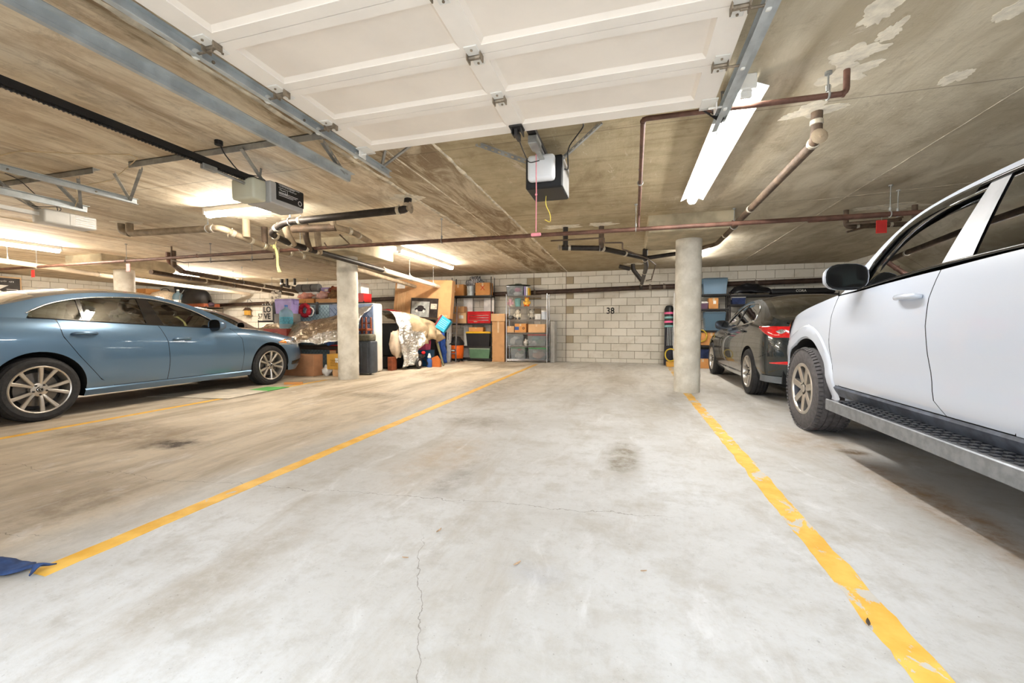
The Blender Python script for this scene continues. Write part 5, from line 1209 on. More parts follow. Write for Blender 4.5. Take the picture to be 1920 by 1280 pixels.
# chrome wire shelf
ZS = (.085, .455, .81, 1.165, 1.52, 1.82)
rack('chrome wire shelf holding clear bins and toys', -3.275, -2.10, 10.84, 11.18, ZS, 1.86, M_CHR, None, wire=True, post=.02)
PK = [(M_PINK, .2, .6, .5, .3), (M_BLACK, -.4, .4, .5, .35), (M_LWHITE, .1, .25, .6, .25)]
tote('clear bin of pink and black clothes on top of the wire shelf', -3.26, -2.78, 10.87, 11.15, 1.821, 2.09, M_CLEAR, M_CLEAR, PK)
for k, (x, mt, h, lb) in enumerate(((-2.74, M_PURP, .25, 'lavender book standing on top of the wire shelf'), (-2.69, M_LAB, .24, 'white book standing on top of the wire shelf'), (-2.64, M_YEL, .2, 'yellow book standing on top of the wire shelf'))):
    m = MB(); m.bevbox(x - .018, x + .018, 10.9, 11.08, 1.821, 1.821 + h, .003); tag(m.build('book', mt), lb, 'book', 'books on the wire shelf')
ht = thing('sun_hat', 'dark green flat hat on the clear bin above the wire shelf', 'hat', (-2.95, 11.0, 2.098)); m = MB(); m.lathe([(0, .055), (.09, .05), (.11, .015), (.26, .002), (.34, .004), (.26, .008), (.1, .012)], 30); m.build('brim_and_crown', mat('dark_green_felt', (74, 78, 62), .9), ht, smooth=True)
def plush(label, x, z, mt, mt2, s=1.0, y=11.0):
    r = thing('plush_toy', label, 'toy', (x, y, z), 0, 'plush toys on the wire shelf')
    m = MB(); m.sphere((0, 0, .08 * s), (.07 * s, .06 * s, .08 * s), 14, 10, f=.15); m.build('body', mt, r, smooth=True)
    h_ = MB(); h_.sphere((0, -.02 * s, .18 * s), (.06 * s, .055 * s, .055 * s), 14, 10, f=.1); hd = h_.build('head', mt, r, smooth=True)
    for sx in (-1, 1):
        m = MB(); m.sphere((sx * .045 * s, -.01 * s, .23 * s), (.02 * s, .012 * s, .022 * s), 10, 8); m.build('ear', mt2, hd, smooth=True); m = MB(); m.sphere((sx * .022 * s, -.073 * s, .19 * s), .007 * s, 8, 6); m.build('eye', M_BLACK, hd)
        m = MB(); m.sphere((sx * .075 * s, -.03 * s, .1 * s), (.025 * s, .03 * s, .045 * s), 10, 8); m.build('arm', mt, r, smooth=True); m = MB(); m.sphere((sx * .045 * s, -.06 * s, .028 * s), (.03 * s, .05 * s, .028 * s), 10, 8); m.build('foot', mt2, r, smooth=True)
    return r
plush('pink plush toy on the second shelf of the wire rack', -3.17, 1.521, mat('pink_plush', (228, 184, 192), .9), M_LWHITE, .98)
bu = thing('pail', 'pale teal pail between the plush toys', 'pail', (-2.96, 10.99, 1.521)); m = MB(); m.lathe([(0, .003), (.07, .003), (.09, .2), (.095, .205), (.085, .2), (.065, .01)], 24); m.build('pail_body', M_TEAL, bu, smooth=True, auto=40); m = MB(); m.lathe([(0, .24), (.06, .235), (.096, .207), (.096, .203)], 20); m.build('cover', M_TEAL, bu, smooth=True)
plush('yellow plush toy on the second shelf of the wire rack', -2.70, 1.521, mat('yellow_plush', (236, 188, 84), .9), M_ORANGE, 1.05)
plush('cream plush toy on the middle shelf of the wire rack', -2.96, 1.166, mat('cream_plush', (222, 214, 196), .9), M_GREYP, 1.15)
plush('grey plush toy on the middle shelf of the wire rack', -2.56, 1.166, mat('grey_plush', (186, 180, 168), .9), M_GREYP, 1.15)
bc = thing('mug_stack', 'white covered jar on the middle shelf of the wire rack', 'jar', (-2.22, 10.98, 1.166)); m = MB(); m.lathe([(0, 0), (.075, 0), (.08, .02), (.08, .2), (.07, .21)], 20); m.build('jar_body', mat('pale_blue_jar', (206, 214, 226), .3), bc, smooth=True, auto=40); m = MB(); m.lathe([(.085, .205), (.088, .24), (.0, .25)], 20); m.build('jar_lid', M_WHITEP, bc, smooth=True, auto=40)
carton('small white box on the middle shelf of the wire rack', -2.46, -2.31, 10.93, 11.08, 1.166, 1.32, M_WHITEP, tape=False)
blob('folded dark cloth on the left of the middle wire shelf', (-3.16, 11.0, 1.225), (.09, .12, .055), M_GREYP, 'folded_cloth', 'cloth')
carton('small tan carton at the left of the fourth wire shelf', -3.26, -3.04, 10.88, 11.12, .811, .99, M_CARDL)
carton('brown carton with a blue stripe on the fourth wire shelf', -3.02, -2.70, 10.87, 11.13, .811, 1.055, M_CARDO)
bb = [o for o in COL.objects if o.get('label') == 'brown carton with a blue stripe on the fourth wire shelf'][0]; m = MB(); m.box(-.16, -.04, -.1315, -.13, .07, .16); m.build('blue_stripe', M_BLUEP, bb); m = MB(); m.lathe([(.018, 0), (.034, 0), (.034, .0015), (.018, .0015)], 16, T(.09, -.13, .12) @ R('X', 90)); m.build('printed_ring', M_INK, bb)
carton('long tan carton at the right of the fourth wire shelf', -2.64, -2.18, 10.87, 11.13, .811, 1.04, M_CARDL)
CC = [(M_LWHITE, -.35, .4, .5, .35), (M_GREYP, .3, .35, .6, .35), (M_WHITEP, .0, .7, .5, .2)]
tote('clear bin of grey and white things on the fifth wire shelf', -3.25, -2.78, 10.86, 11.14, .456, .75, M_CLEAR, pl('smoke_lid', (120, 122, 120)), CC)
tote('clear bin with a reddish lid on the fifth wire shelf', -2.66, -2.14, 10.86, 11.14, .456, .765, M_CLEAR, pl('dull_red_lid', (150, 70, 66)), [(M_TEAL, -.2, .6, .6, .25), (M_GRN, .2, .3, .7, .3), (M_LWHITE, -.3, .25, .4, .25)])
blob('crumpled white paper bag between the bins on the wire shelf', (-2.72, 10.98, .54), (.08, .1, .083), M_LWHITE, 'paper_bag', 'bag', .7)
tote('clear bin of green and white things on the bottom wire shelf', -3.14, -2.72, 10.86, 11.14, .086, .41, M_CLEAR, M_GRN, [(M_REDP, .1, .8, .35, .12), (M_LWHITE, .0, .3, .7, .3), (M_GRN, .3, .55, .4, .2)])
tote('clear bin of pinkish things on the bottom wire shelf', -2.64, -2.14, 10.86, 11.14, .086, .40, M_CLEAR, pl('leaf_green_lid', (70, 130, 84)), [(mat('salmon_cloth', (214, 168, 148), .85), .05, .38, .85, .38), (M_LWHITE, -.3, .62, .4, .15)])
m = MB(); m.bevbox(-2.06, -1.94, 11.02, 11.36, 0, 1.12, .006); tag(m.build('folded_partition', mat('grey_panel', (178, 176, 170), .6)), 'folded grey panel leaning beside the wire shelf', 'panel')

# ---------------------------------------------------------------- the pile right of the mattress
tr = rootat('steamer_chest', 'black storage trunk under the cardboard television box', 'trunk', -5.95, -5.05, 9.62, 10.2, 0)
m = MB(); m.bevbox(-.44, .44, -.28, .28, 0, 1.06, .02); m.build('trunk_body', M_BLACK, tr); m = MB(); m.bevbox(-.45, .45, -.29, .29, 1.06, 1.16, .02); m.build('trunk_lid', M_BLACK, tr)
tv = thing('television_box', 'large cardboard television box printed with a car picture', 'box', (-5.32, 9.93, 1.165), 0); tv.rotation_euler = (math.radians(-4), math.radians(3.0), math.radians(-3))
Mx = Matrix(); m = MB(); m.bevbox(-.86, .86, -.09, .09, 0.045, 1.045, .008); m.build('body', M_CARD, tv)
def rect(parent, x0, x1, z0, z1, mt, y=-.0915, name='print', t=.001): m = MB(); m.box(x0, x1, y - t, y, z0, z1); return m.build(name, mt, parent)
rect(tv, -.33, .50, .05, .56, mat('dark_photo', (52, 46, 44), .4, var=.4, scale=8)); rect(tv, -.30, .24, .06, .47, mat('grey_photo', (176, 178, 174), .4, var=.2, scale=10), -.0925)
m = MB(); m.sphere((-.03, -.094, .26), (.17, .004, .055), 18, 8); m.sphere((-.02, -.094, .315), (.10, .004, .05), 16, 8); m.build('print_car', mat('print_car', (44, 40, 42), .5, var=.3, scale=30), tv)
for xx in (-.13, .08): m = MB(); m.sphere((xx, -.096, .215), (.035, .004, .04), 12, 8); m.build('print_wheel', M_LAB, tv)
rect(tv, -.80, -.55, .80, .95, M_LAB); rect(tv, .28, .46, .28, .42, mat('print_text_block', (206, 196, 180), .5, var=.4, scale=60), -.0925)
smudge(tv, T(0, -.0915, 0), .55, .78, .09, .06, mat('print_pale', (232, 206, 172), .6), 5)
for k in range(5): rect(tv, -.74 + .05 * k, -.72 + .05 * k, .12, .7, mat('faint_print', (216, 178, 134), .7))
m = MB(); m.box(.25, .88, -.094, -.09, -.006, .008, T(.0, 0, .52) @ R('Y', -38)); m.build('open_flap_edge', M_CARD, tv)
# silver tarp over a heap (right)
hp = rootat('storage_heap', 'dark boxes hidden under the silver tarp', 'boxes', -5.75, -4.95, 8.25, 9.35, 0)
m = MB(); m.bevbox(-.4, .30, -.5, .5, .30, 1.05, .05, seg=2); m.build('box_body', M_BLACK, hp); m = MB(); m.bevbox(-.4, .2, -.5, .5, 0, .30, .02); m.build('box_base', M_BLACK, hp)
def tarp2(u, v):
    y = 8.10 + 1.30 * u; top = 1.30 - .10 * u - .25 * max(0, u - .55); hem = .06 + .12 * u if u < .32 else (.10 + 2.6 * (u - .32) if u < .52 else .62 + .05 * math.sin(u * 20))
    a = v * 1.35; xe = -4.92 + .38 * u
    if v < .42: t = v / .42; return (-5.75 + (xe - .22 + 5.75) * t, y, top + .05 * math.sin(t * 3))
    t = (v - .42) / .58; z = top + (hem - top) * t ** 1.1; return (xe - .22 + .30 * math.sin(t * PI / 2) ** .6 + .06 * t * math.sin(u * 26), y + .05 * math.sin(t * 9 + u * 5), z)
cloth('foil_tarp', 'silver and tan foil tarp draped over the heap right of the mattress', 'tarp', tarp2, 46, 40, M_FOILS, amp=.05, sc=4.2, mat2=(M_FOILT, lambda u, v: 1 if (u > .42 + .1 * math.sin(v * 9) ) else 0))
blob('beige sack slumped beside the mattress', (-5.02, 8.18, .58), (.15, .17, .30), mat('beige_sacking', (220, 200, 176), .85, bump=.4), 'fabric_sack', 'sack', .35)
m = MB(); m.bevbox(-5.12, -5.0, 7.95, 8.15, 0, .30, .01); tag(m.build('scrap_board', M_WOOD), 'brown scrap board propped under the beige sack', 'board')
cloth('red_cloth', 'crumpled red cloth on the heap behind the mattress', 'cloth', lambda u, v: (-6.0 + .5 * u, 8.9 + .3 * v, 1.36 + .05 * math.sin(u * 4) * math.sin(v * 3)), 14, 8, mat('red_cloth', (168, 40, 44), .85), amp=.03)
cloth('pink_cloth', 'pale pink cloth folded on the top edge of the silver tarp', 'cloth', lambda u, v: (-5.15 + .42 * u, 8.95 + .3 * v, 1.24 - .22 * u * u + .03 * math.sin(v * 5)), 14, 8, mat('pale_pink_cloth', (232, 204, 200), .85), amp=.03)
cy = thing('cyan_carton', 'cyan and red carton tilted on the tarp', 'box', (-4.55, 9.42, .93)); cy.rotation_euler = (math.radians(-8), math.radians(33), math.radians(8))
m = MB(); m.bevbox(-.15, .15, -.09, .09, -.04, .30, .005); m.build('body', M_CYAN, cy); m = MB(); m.box(-.152, -.15, -.09, .09, -.04, .30); m.box(-.15, -.11, -.092, -.09, -.04, .30); m.build('red_side', mat('dark_red_print', (120, 36, 44), .5), cy)
for k in range(5): m = MB(); m.box(-.08, .12 - .02 * (k % 2), -.0925, -.09, .22 - .045 * k, .235 - .045 * k); m.build('print_line', mat('pale_cyan_print', (150, 214, 230), .5), cy)
blob('black bin bag behind the blue cover', (-5.12, 10.48, .50), (.22, .18, .50), M_BLACK, 'bin_bag', 'bag', .35)
bl = cloth('blue_cover', 'blue folded fabric cover standing beside the aluminium ladder', 'cover', lambda u, v: (-4.97 + .24 * u * (1 - .3 * v) + .1 * v, 10.05 + .10 * math.sin(u * PI * 2) + .05 * v, .012 + .80 * (1 - v)), 18, 14, mat('blue_fabric', (48, 88, 176), .7, var=.2, scale=14), amp=.03, sc=7, solid=.03)
tk_ = thing('toy_tricycle', 'black ride-on toy with a white hubbed wheel under the tarp', 'toy', (-4.72, 8.62, 0))
def tw(x, y, r_, hub): m = MB(); m.lathe([(r_ * .4, -.025), (r_ * .9, -.03), (r_, -.015), (r_, .015), (r_ * .9, .03), (r_ * .4, .025)], 24, T(x, y, r_) @ R('Y', 90)); w_ = m.build('wheel', M_BLACK, tk_, smooth=True, auto=40); m = MB(); m.lathe([(0, -.032), (r_ * .5, -.03), (r_ * .55, 0), (r_ * .5, .03), (0, .034)], 18, T(x, y, r_) @ R('Y', 90)); m.build('hub', hub, w_, smooth=True, auto=40)
tw(.06, -.1, .125, M_WHITEP); tw(-.25, -.05, .10, M_GREYP); tw(.10, .33, .10, M_BLACK)
m = MB(); m.tube(fillet([(-.2, -.1, .13), (0, -.1, .16), (.0, .1, .26), (.05, .33, .14)], .05), .02, 8); m.bevbox(-.12, .08, -.02, .2, .24, .32, .03, seg=2); m.build('frame', M_BLACK, tk_, smooth=True, auto=40)
m = MB(); m.sphere((.06, .12, .36), (.05, .05, .04), 12, 8); m.build('seat', M_REDP, tk_, smooth=True)
tote('pink and magenta bin under the edge of the tarp', -5.05, -4.77, 9.08, 9.36, .40, .63, M_PINK, pl('magenta_lid', (176, 50, 96)))
m = MB(); m.taper(-5.08, -4.70, 9.05, 9.40, 0, .395, .85); tag(m.build('blue_crate', pl('deep_blue_crate', (30, 84, 124))), 'deep blue crate under the pink bin', 'crate')
bo = thing('spray_bottle', 'blue bottle with a white top beside the ride-on toy', 'bottle', (-4.60, 8.92, 0)); m = MB(); m.lathe([(0, 0), (.06, 0), (.065, .02), (.065, .16), (.03, .22), (.03, .23)], 16); m.build('bottle_body', M_BLUEP, bo, smooth=True, auto=40); m = MB(); m.lathe([(.034, .22), (.045, .24), (.02, .33), (0, .335)], 14); m.build('cap', M_WHITEP, bo, smooth=True, auto=40)
m = MB(); m.prism([(-.11, 0), (.11, 0), (.1, .16), (.02, .27), (-.1, .22)], -.06, .06, T(-4.48, 9.05, 0) @ R('Z', 10) @ R('X', 90)); tag(m.build('orange_offcut', mat('orange_wood', (190, 104, 44), .6)), 'orange wooden offcut on the floor by the blue bottle', 'offcut')
m = MB(); m.tube([(-4.62, 9.35, .62), (-4.36, 9.2, .02)], [.035, .022], 8); tag(m.build('olive_bag', mat('olive_canvas', (110, 106, 78), .85)), 'olive canvas pole bag leaning under the tarp edge', 'bag')
lv = thing('level_carton', 'tall slim white carton standing left of the ladder', 'box', (-4.77, 10.42, 0)); m = MB(); m.bevbox(-.055, .055, -.04, .04, 0, 1.18, .004); m.build('body', M_WHITEP, lv); m = MB(); m.bevbox(-.058, .058, -.043, .043, 1.12, 1.25, .006); m.build('blue_cap', M_BLUEP, lv)
smudge(lv, T(0, -.0405, 0) @ R('Y', -90), .62, .80, -.02, .045, M_NAVY, 6)
ld = thing('ladder', 'folded aluminium ladder leaning by the black rack', 'ladder', (-4.64, 10.40, 0)); M_ALU = mat('aluminium', (188, 190, 194), .35, .8)
for sx in (-.075, .075): m = MB(); m.box(sx - .012, sx + .012, -.025, .025, 0, 1.62, R('X', -4)); m.build('stile', M_ALU, ld)
for k in range(5): m = MB(); m.box(-.075, .075, -.02, .02, .22 + k * .28, .245 + k * .28, R('X', -4)); m.build('rung', M_ALU, ld)

# ---------------------------------------------------------------- mattress, suitcase, chair, foil tarp left of the column
mt_ = rootat('mattress', 'blue and white quilted mattress standing on its side behind the column', 'mattress', -6.25, -5.12, 7.48, 7.80, 0)
M_QUILT = mat('quilted_blue', (132, 148, 178), .8, var=.1, scale=20)
m = MB(); m.bevbox(-.55, .565, -.15, .16, .015, 1.46, .05, seg=3); m.build('core', mat('mattress_white', (226, 220, 210), .85, var=.05), mt_, smooth=True, auto=50)
m = MB(); m.bevbox(-.54, .545, -.168, -.145, .03, 1.45, .02, seg=2); q_ = m.build('quilted_face', M_QUILT, mt_, smooth=True, auto=50)
m = MB()
for k in range(-14, 15):
    for s in (-1, 1):
        x0 = k * .11; pts = []
        for (xx, zz) in ((x0 - s * .72, .02), (x0 + s * .72, 1.46)): pts.append((xx, zz))
        (xa, za), (xb, zb) = pts; n_ = 16; seg = [(xa + (xb - xa) * i / n_, za + (zb - za) * i / n_) for i in range(n_ + 1)]; seg = [p for p in seg if -.53 < p[0] < .535 and .04 < p[1] < 1.44]
        if len(seg) > 2: m.tube([(a, -.169, b) for a, b in seg], .004, 4)
o = m.build('stitching', mat('quilt_stitch', (70, 84, 120), .9), q_); o['kind'] = 'stuff'
sc_ = rootat('suitcase', 'dark grey hard suitcase standing beside the column', 'suitcase', -5.42, -4.93, 7.08, 7.36, 0); M_SUIT = mat('charcoal_suitcase', (66, 72, 80), .45, var=.15)
m = MB(); m.bevbox(-.245, .235, -.12, .12, .03, .68, .03, seg=3); m.build('shell', M_SUIT, sc_, smooth=True, auto=50); m = MB(); m.bevbox(-.24, .21, -.115, .115, .67, .82, .04, seg=2); m.build('expander_top', mat('worn_olive_fabric', (92, 88, 74), .85, var=.25, scale=20), sc_, smooth=True, auto=50)
for s in (-.15, 0, .15): m = MB(); m.bevbox(s - .012, s + .012, -.13, -.115, .06, .64, .006); m.build('rib', M_SUIT, sc_)
for s in (-.2, .19): m = MB(); m.sphere((s, -.08, .022), .022, 10, 8); m.build('caster', M_BLACK, sc_, smooth=True)
ch = thing('wooden_chair', 'upturned turned-leg wooden chair resting on the suitcase', 'chair', (-5.18, 7.26, .822))
m = MB(); m.bevbox(-.17, .10, -.09, .12, .06, .11, .01); m.build('seat', M_WOOD, ch)
for sx, sy in ((-.14, .09), (.07, .09), (.07, -.07)): m = MB(); m.lathe([(.02, 0), (.026, .03), (.016, .06), (.03, .10), (.018, .14), (.024, .2), (.014, .30), (.018, .34), (0, .34)], 10, T(sx, sy, 0)); m.build('leg', M_WOOD, ch, smooth=True)
m = MB(); m.tube([(-.14, .09, .22), (.07, .09, .22)], .011, 8); m.build('stretcher', M_WOOD, ch)
# heap under the first tarp
hb = rootat('wooden_bench', 'dark bench under the bronze foil tarp', 'bench', -7.6, -5.5, 6.95, 7.4, 0)
m = MB(); m.bevbox(-1.05, 1.0, -.2, .22, .50, .58, .02); m.build('seat', M_WOODB, hb)
for sx in (-.95, .9):
    for sy in (-.15, .16): m = MB(); m.box(sx - .03, sx + .03, sy - .03, sy + .03, 0, .5); m.build('leg', M_WOODB, hb)
def tarp1(u, v):
    x = -7.75 + 2.62 * u; top = 1.04 + .40 * u - .10 * math.sin(u * PI); hem = .60 - .52 * math.sin(min(1, u * 1.9) * PI) * .45 + .08 * max(0, u - .55) * 2.2
    y = 7.42 - .72 * v ** 1.2 + .06 * math.sin(u * 17 + v * 3) * v; z = top + (hem - top) * (v ** 1.15) + .05 * math.sin(v * PI) + .04 * math.sin(u * 23 + v * 6) * v
    return (x - .25 * v * (1 - u), y, z)
cloth('foil_tarp', 'bronze foil tarp sagging in front of the blue sedan', 'tarp', tarp1, 60, 34, M_FOILB, amp=.06, sc=4.0, mat2=(M_FOILS, lambda u, v: 1 if (v > .74 + .1 * math.sin(u * 13)) or u > .86 else 0))
carton('big brown carton lying open in front of the blue sedan', -6.62, -5.90, 6.62, 6.88, 0, .42, mat('worn_cardboard', (176, 128, 92), .8, var=.1), tape=False)
AMB = carton('amber carton with printed lines beside the column', -5.69, -5.26, 6.74, 6.98, .137, .43, M_AMBER, lab=.5, tape=False).name
for k in range(4): smudge(bpy.data.objects[AMB], T(0, -.1215, 0), -.13, .02 + (.06 if k == 3 else 0), .06 + .035 * k, .022, M_INK, 20 + k)
carton('small tan carton with white tape under the amber carton', -5.56, -5.24, 6.74, 6.96, 0, .135, M_CARDL)
carton('brown carton behind the amber carton', -5.84, -5.38, 7.0, 7.24, 0, .49, M_CARD, tape=False)
b = carton('red printed carton on the brown carton behind the amber one', -5.84, -5.40, 7.0, 7.2, .491, .60, M_REDP, tape=False); text('O', .09, M_LAB, b, (.08, -.102, .05), (PI / 2, 0, 0))
blob('blue plastic bag under the hem of the bronze tarp', (-5.80, 6.96, .68), (.12, .08, .075), M_BLUEP, 'plastic_bag', 'bag', .6)
blob('white plastic bag on the floor beside the big open carton', (-5.76, 6.84, .098), (.10, .09, .10), M_WHITEP, 'plastic_bag', 'bag', .5)
# black rack behind the tarp with its load
rack('black rack behind the bronze tarp loaded with bags and rolls', -7.98, -5.85, 8.15, 8.62, (.3, .9, 1.535), 1.56, M_RACK, M_WOODB)
rack('low black rack carrying the LOVE sign', -8.86, -8.02, 8.1, 8.6, (.3, .75, 1.12), 1.14, M_RACK, M_WOODB)
bs = rootat('box_spring', 'pale blue quilted box spring standing behind the bronze tarp', 'mattress', -7.88, -6.3, 7.82, 8.02, .0); m = MB(); m.bevbox(-.79, .79, -.09, .09, .03, 1.47, .03, seg=2); m.build('core', mat('pale_blue_ticking', (160, 186, 200), .8, var=.08), bs, smooth=True, auto=50)
m = MB()
for k in range(-18, 19):
    for s in (-1, 1):
        seg = [(k * .09 + s * (-.7 + 1.4 * i / 16), .03 + 1.42 * i / 16) for i in range(17)]; seg = [p for p in seg if -.78 < p[0] < .78]
        if len(seg) > 2: m.tube([(a, -.091, b) for a, b in seg], .0035, 4)
o = m.build('stitching', mat('grey_stitch', (96, 120, 136), .9), bs); o['kind'] = 'stuff'
for x in (-7.74, -6.82): m = MB(); m.bevbox(x - .03, x + .03, 7.78, 7.81, 1.25, 1.53, .004); tag(m.build('strap_hook', M_BLACK), 'black strap over the box spring ' + ('beside the red wreath' if x < -7 else 'near the column'), 'strap', 'black straps')
lo = rootat('marquee_sign', 'white LOVE marquee sign with dark letters on the low rack', 'sign', -8.80, -8.47, 8.15, 8.27, 1.122)
m = MB(); m.bevbox(-.16, .16, -.04, .04, 0, .37, .006); m.build('box', M_LWHITE, lo)
for s_, zz in (('LO', .265), ('VE', .10)): text(s_, .19, M_BLACK, lo, (0, -.042, zz), (PI / 2, 0, 0), 'lettering', .002, .95, .006)
for k in range(4): m = MB(); m.sphere((-.12 + .08 * k, -.05, .40), .018, 10, 8); m.build('bulb', M_WHITEP, lo, smooth=True)
m = MB(); m.box(-.16, .16, -.03, .03, .37, .39); m.build('bulb_rail', M_BLACK, lo)
m = MB(); m.bevbox(-8.44, -8.36, 8.14, 8.3, 1.122, 1.56, .01); tag(m.build('picture_frame', M_BLACK), 'narrow dark frame beside the LOVE sign', 'frame')
fl = thing('flower_vase', 'white artificial flowers above the LOVE sign', 'flowers', (-8.62, 8.40, 1.122)); m = MB(); m.lathe([(0, 0), (.05, 0), (.07, .15), (.035, .28), (.045, .32)], 16); m.build('vase', M_WHITEP, fl, smooth=True, auto=50); random.seed(11)
for k in range(16): a = random.uniform(0, 6.28); q = random.uniform(.02, .16); h = random.uniform(.42, .74); m = MB(); m.tube([(0, 0, .3), (q * math.cos(a), q * math.sin(a) * .6, h)], .003, 4); m.sphere((q * math.cos(a), q * math.sin(a) * .6, h), random.uniform(.022, .04), 8, 6, f=.6); m.build('flower', M_LWHITE, fl)
tote('lavender bin beside the LOVE sign', -7.66, -7.18, 7.44, 7.66, 1.262, 1.585, M_PURP, M_PURP)
m = MB(); m.bevbox(-7.68, -7.16, 7.44, 7.68, .0, 1.26, .01); tag(m.build('storage_cabinet', mat('grey_cabinet', (120, 116, 112), .6)), 'grey cabinet under the lavender bin', 'cabinet')
wj = thing('water_jug', 'blue five-gallon water jug in front of the lavender bin', 'water jug', (-7.17, 7.27, .93)); M_JUG = glass('blue_jug', (.6, .8, .9, 1), 1.0, .05, .4, (.5, .68, .78, 1))
m = MB(); m.lathe([(0, .0), (.12, .0), (.135, .02), (.135, .10), (.128, .12), (.135, .14), (.135, .22), (.128, .24), (.135, .26), (.135, .33), (.11, .39), (.045, .43), (.03, .46), (.03, .49)], 28); m.build('jug_body', M_JUG, wj, smooth=True, auto=50); m = MB(); m.lathe([(.034, .47), (.034, .51), (0, .512)], 16); m.build('cap', M_BLUEP, wj, smooth=True, auto=40); m = MB(); m.lathe([(.136, .10), (.1365, .11), (.1365, .24), (.136, .25)], 20); m.build('printed_band', mat('teal_band', (64, 130, 150), .5, var=.3, scale=30), wj, smooth=True)
rb_ = carton('dark red box under the blue water jug', -7.62, -7.0, 7.10, 7.42, .60, .925, mat('dark_red_box', (122, 44, 36), .6), tape=False)
m = MB(); m.bevbox(-7.60, -7.02, 7.12, 7.40, .582, .598, .003); tag(m.build('board_offcut', M_WOODB), 'thin board under the dark red box', 'board')
for (x, z, R_, mt, lb, th) in ((-7.10, 1.34, .12, mat('red_tinsel', (176, 30, 46), .6, var=.3, scale=40), 'red tinsel wreath hung on the box spring', .05), (-6.96, 1.31, .10, M_WHITEP, 'white ring wreath hung on the box spring', .014)):
    w_ = thing('wreath', lb, 'wreath', (x, 7.73, z - R_), 0, 'wreaths on the box spring'); m = MB(); P = [(R_ * math.cos(a), .008 * math.sin(5 * a), R_ + R_ * math.sin(a)) for a in [2 * PI * i / 30 for i in range(31)]]
    m.tube(P, [th * (1 + .3 * noise.noise(Vector((i * 1.3, x, 0)))) for i in range(31)], 8, cap=False); m.build('ring', mt, w_, smooth=True); m = MB(); m.tube([(0, 0, 2 * R_), (0, .02, 2 * R_ + .1)], .003, 5); m.build('hook', M_DKSTEEL, w_)
# load on the black rack top (z 1.536)
carton('shallow tan tray on top of the black rack', -7.94, -7.25, 8.18, 8.45, 1.536, 1.64, M_CARDO, tape=False)
carton('second tan tray on top of the black rack', -7.20, -6.65, 8.18, 8.45, 1.536, 1.63, M_CARD, tape=False)
def roll(label, x0, x1, y, z, rr, mt, name='sleeping_roll'):
    r = thing(name, label, 'roll', ((x0 + x1) / 2, y, z)); w = (x1 - x0) / 2; m = MB(); m.tube([(-w, 0, rr), (-w + .02, 0, rr), (w - .02, 0, rr), (w, 0, rr)], [rr * .9, rr, rr, rr * .9], 20); m.build('body', mt, r, smooth=True, auto=50)
    m = MB(); m.tube([(-w - .001, rr * (1 - i / 40) * .85 * math.cos(i * .6), rr + rr * (1 - i / 40) * .85 * math.sin(i * .6)) for i in range(40)], .004, 4); m.build('coil_edge', M_LWHITE, r)
    for s in (-.4, .4): m = MB(); m.lathe([(rr * 1.02, -.012), (rr * 1.02, .012)], 20, T(s * w, 0, rr) @ R('Y', 90)); m.build('strap', M_BLACK, r)
    return r
roll('grey sleeping roll high on the black rack', -8.0, -7.35, 8.5, 1.83, .10, M_GREYP)
carton('white flat carton leaning under the grey sleeping roll', -8.1 + .15, -7.4, 8.46, 8.6, 1.642, 1.828, M_WHITEP, tape=False)
for i, (x, y, z, a, mt, lb) in enumerate(((-7.55, 8.26, 1.715, (.20, .10, .07), mat('salmon_bag', (226, 160, 142), .7, var=.15, scale=14), 'salmon pink bag on the shallow tray'), (-7.05, 8.26, 1.72, (.16, .1, .085), mat('pink_paper', (232, 186, 176), .7, var=.1, scale=14), 'pale pink bag on the second tray'), (-6.75, 8.3, 1.73, (.17, .12, .095), mat('brown_basket', (126, 92, 58), .8, var=.35, scale=30, bump=.6), 'brown wicker basket near the column top'), (-7.3, 8.5, 1.70, (.12, .1, .06), mat('cream_bag', (224, 204, 180), .7), 'cream bag behind the trays'), (-6.95, 8.52, 1.87, (.14, .1, .075), M_WOOD, 'brown bundle high on the black rack'), (-6.35, 8.35, 1.64, (.22, .14, .10), mat('tan_bundle', (170, 132, 96), .8, var=.3, scale=20), 'tan bundle hidden behind the column'))):
    blob(lb, (x, y, z), a, mt, 'stuffed_bag', 'bag', .6)
carton('lavender and white small carton beside the grey sleeping roll', -7.30, -7.05, 8.48, 8.6, 1.765, 1.93, M_PURP, tape=False, lab=.6)
carton('white and red carton right of the column top', -6.42, -5.95, 8.2, 8.5, 1.742, 1.98, M_WHITEP, tape=False); carton('red base carton right of the column top', -6.12, -5.88, 8.2, 8.5, 1.536, 1.74, M_REDP, tape=False)
bd = thing('bird_feeder', 'small bird feeder hung on the back wall left of the LOVE sign', 'bird feeder', (-12.78, 11.28, 1.36)); m = MB(); m.prism([(-.13, .18), (.13, .18), (0, .28)], -.08, .08, R('X', 90)); m.build('roof', M_WOODB, bd); m = MB(); m.box(-.08, .08, -.06, .06, .02, .18); m.build('house', M_AMBER, bd); m = MB(); m.box(-.12, .12, -.09, .09, 0, .02); m.build('tray', M_WOODB, bd); m = MB(); m.tube(fillet([(0, 0, .28), (-.02, 0, .42), (.03, 0, .55), (.08, .02, .58), (.1, .05, .5), (.1, .11, .48)], .04), .006, 6); m.build('hook', M_DKSTEEL, bd)

